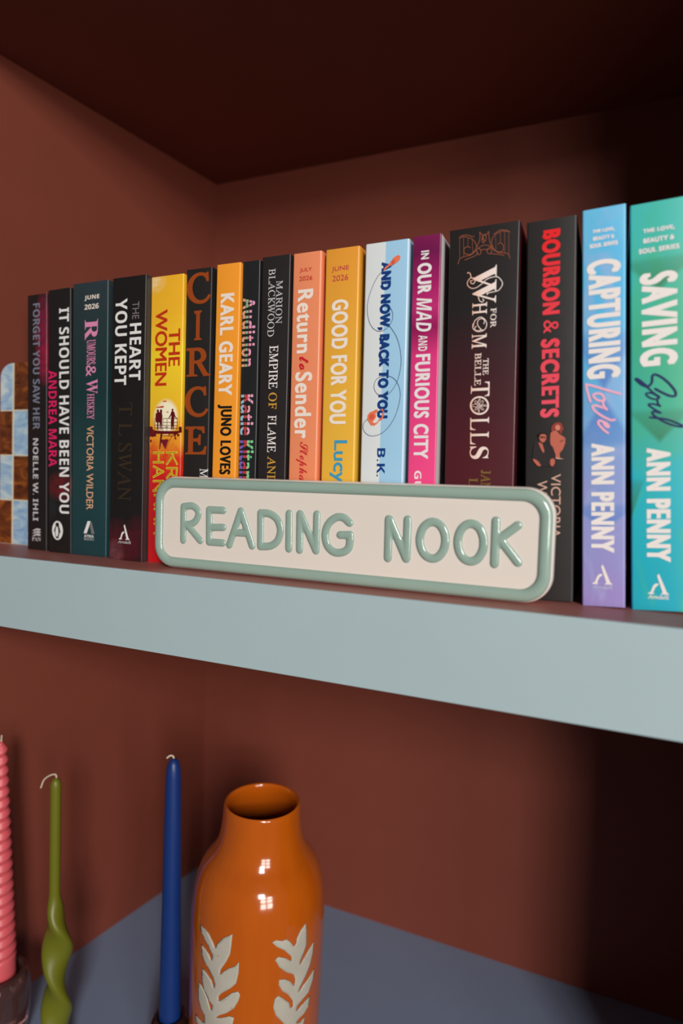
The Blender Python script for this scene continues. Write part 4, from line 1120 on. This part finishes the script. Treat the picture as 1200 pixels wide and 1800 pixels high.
mesh_obj('holder_body', b, glassy('brown_smoked_glass', (52, 30, 26), 0.12, 0.15), t, smooth=True)

# olive twisted taper
t = thing('candle', 'olive green candle with twisted lower half', 'candle', (0.0548, 0.050, hb))
topz = hb * -1 - 0.2055
b = bmesh.new()
rings = []
N = 110; SEG = 28
for i in range(N + 1):
    z = topz * i / N
    zw = z + hb                                  # height in the alcove
    k = min(1.0, max(0.0, (-0.312 - zw) / 0.034)); k = k * k * (3 - 2 * k)
    a = 0.0047 + (0.0134 - 0.0047) * k; c = 0.0047 + (0.0074 - 0.0047) * k
    if zw < -0.445:
        q = min(1.0, (-0.445 - zw) / 0.024); a = a + (0.010 - a) * q; c = c + (0.010 - c) * q
    ang = (-0.352 - zw) / 0.056 * math.pi + 0.0
    s = 1.0
    e = topz - z
    if e < 0.008:
        s = max(0.16, math.sqrt(max(0.0, 1 - ((0.008 - e) / 0.0082) ** 2)))
    off = 0.0008 * k
    cxo = 0.0045 * min(1.0, max(0.0, (-0.315 - zw) / 0.06))
    rings.append([b.verts.new((cxo + off * math.cos(ang + 1.2) + s * (a * math.cos(p) * math.cos(ang) - c * math.sin(p) * math.sin(ang)),
                               off * math.sin(ang + 1.2) + s * (a * math.cos(p) * math.sin(ang) + c * math.sin(p) * math.cos(ang)), z))
                  for p in (2 * math.pi * j / SEG - ang for j in range(SEG))])
for r0, r1 in zip(rings, rings[1:]):
    for j in range(SEG):
        b.faces.new((r0[j], r0[(j + 1) % SEG], r1[(j + 1) % SEG], r1[j]))
b.faces.new(rings[0][::-1]); b.faces.new(rings[-1])
mesh_obj('candle_body', b, wax('olive_wax', (108, 110, 20)), t, smooth=True)
wick(t, [(0.0006, 0, topz - 0.001), (-0.0005, 0, topz + 0.0026), (-0.006, -0.001, topz + 0.0012), (-0.0125, -0.002, topz - 0.004), (-0.0152, -0.003, topz - 0.0115)], 0.0007)

# pink spiral candle in its glass
HX, HY = -0.0042, 0.040
t = thing('candle', 'coral pink ridged spiral candle at left edge', 'candle', (-0.0036, HY, hb + 0.050))
topz = 0.2425
b = bmesh.new()
rings = []
N = 260; SEG = 40
for i in range(N + 1):
    z = topz * i / N
    u = z / topz
    r = 0.0152 + (0.0042 - 0.0152) * u
    amp = 0.0013 * (1 if z > 0.036 else 0)
    e = topz - z
    s = 1.0 if e > 0.008 else max(0.2, math.sqrt(max(0, 1 - ((0.008 - e) / 0.0083) ** 2)))
    ring = []
    for j in range(SEG):
        p = 2 * math.pi * j / SEG
        ph = (z / 0.0100 - p / (2 * math.pi)) % 1.0
        rr_ = (r + amp * (1 - 2 * abs(ph - 0.4) * 1.6)) * s
        ring.append(b.verts.new((rr_ * math.cos(p), rr_ * math.sin(p), z)))
    rings.append(ring)
for r0, r1 in zip(rings, rings[1:]):
    for j in range(SEG):
        b.faces.new((r0[j], r0[(j + 1) % SEG], r1[(j + 1) % SEG], r1[j]))
b.faces.new(rings[0][::-1]); b.faces.new(rings[-1])
mesh_obj('candle_body', b, wax('coral_pink_wax', (222, 94, 102)), t, smooth=True)
wick(t, [(0, 0, topz - 0.001), (0.0005, 0, topz + 0.003), (0.002, -0.001, topz + 0.006)])
t = thing('candle_holder', 'round plum glass candle holder under the pink candle', 'candle holder', (HX, HY, hb))
b = bmesh.new()
lathe(b, [(0, 0), (0.020, 0), (0.0225, 0.002), (0.0255, 0.018), (0.0268, 0.036), (0.0272, 0.050), (0.0262, 0.063), (0.0238, 0.0705), (0.0200, 0.0730), (0.0184, 0.0715), (0.0178, 0.067), (0.0176, 0.056), (0.0170, 0.0495), (0, 0.0495)], 56)
mesh_obj('holder_body', b, glassy('plum_glass', (120, 84, 82), 0.08, 0.7), t, smooth=True)
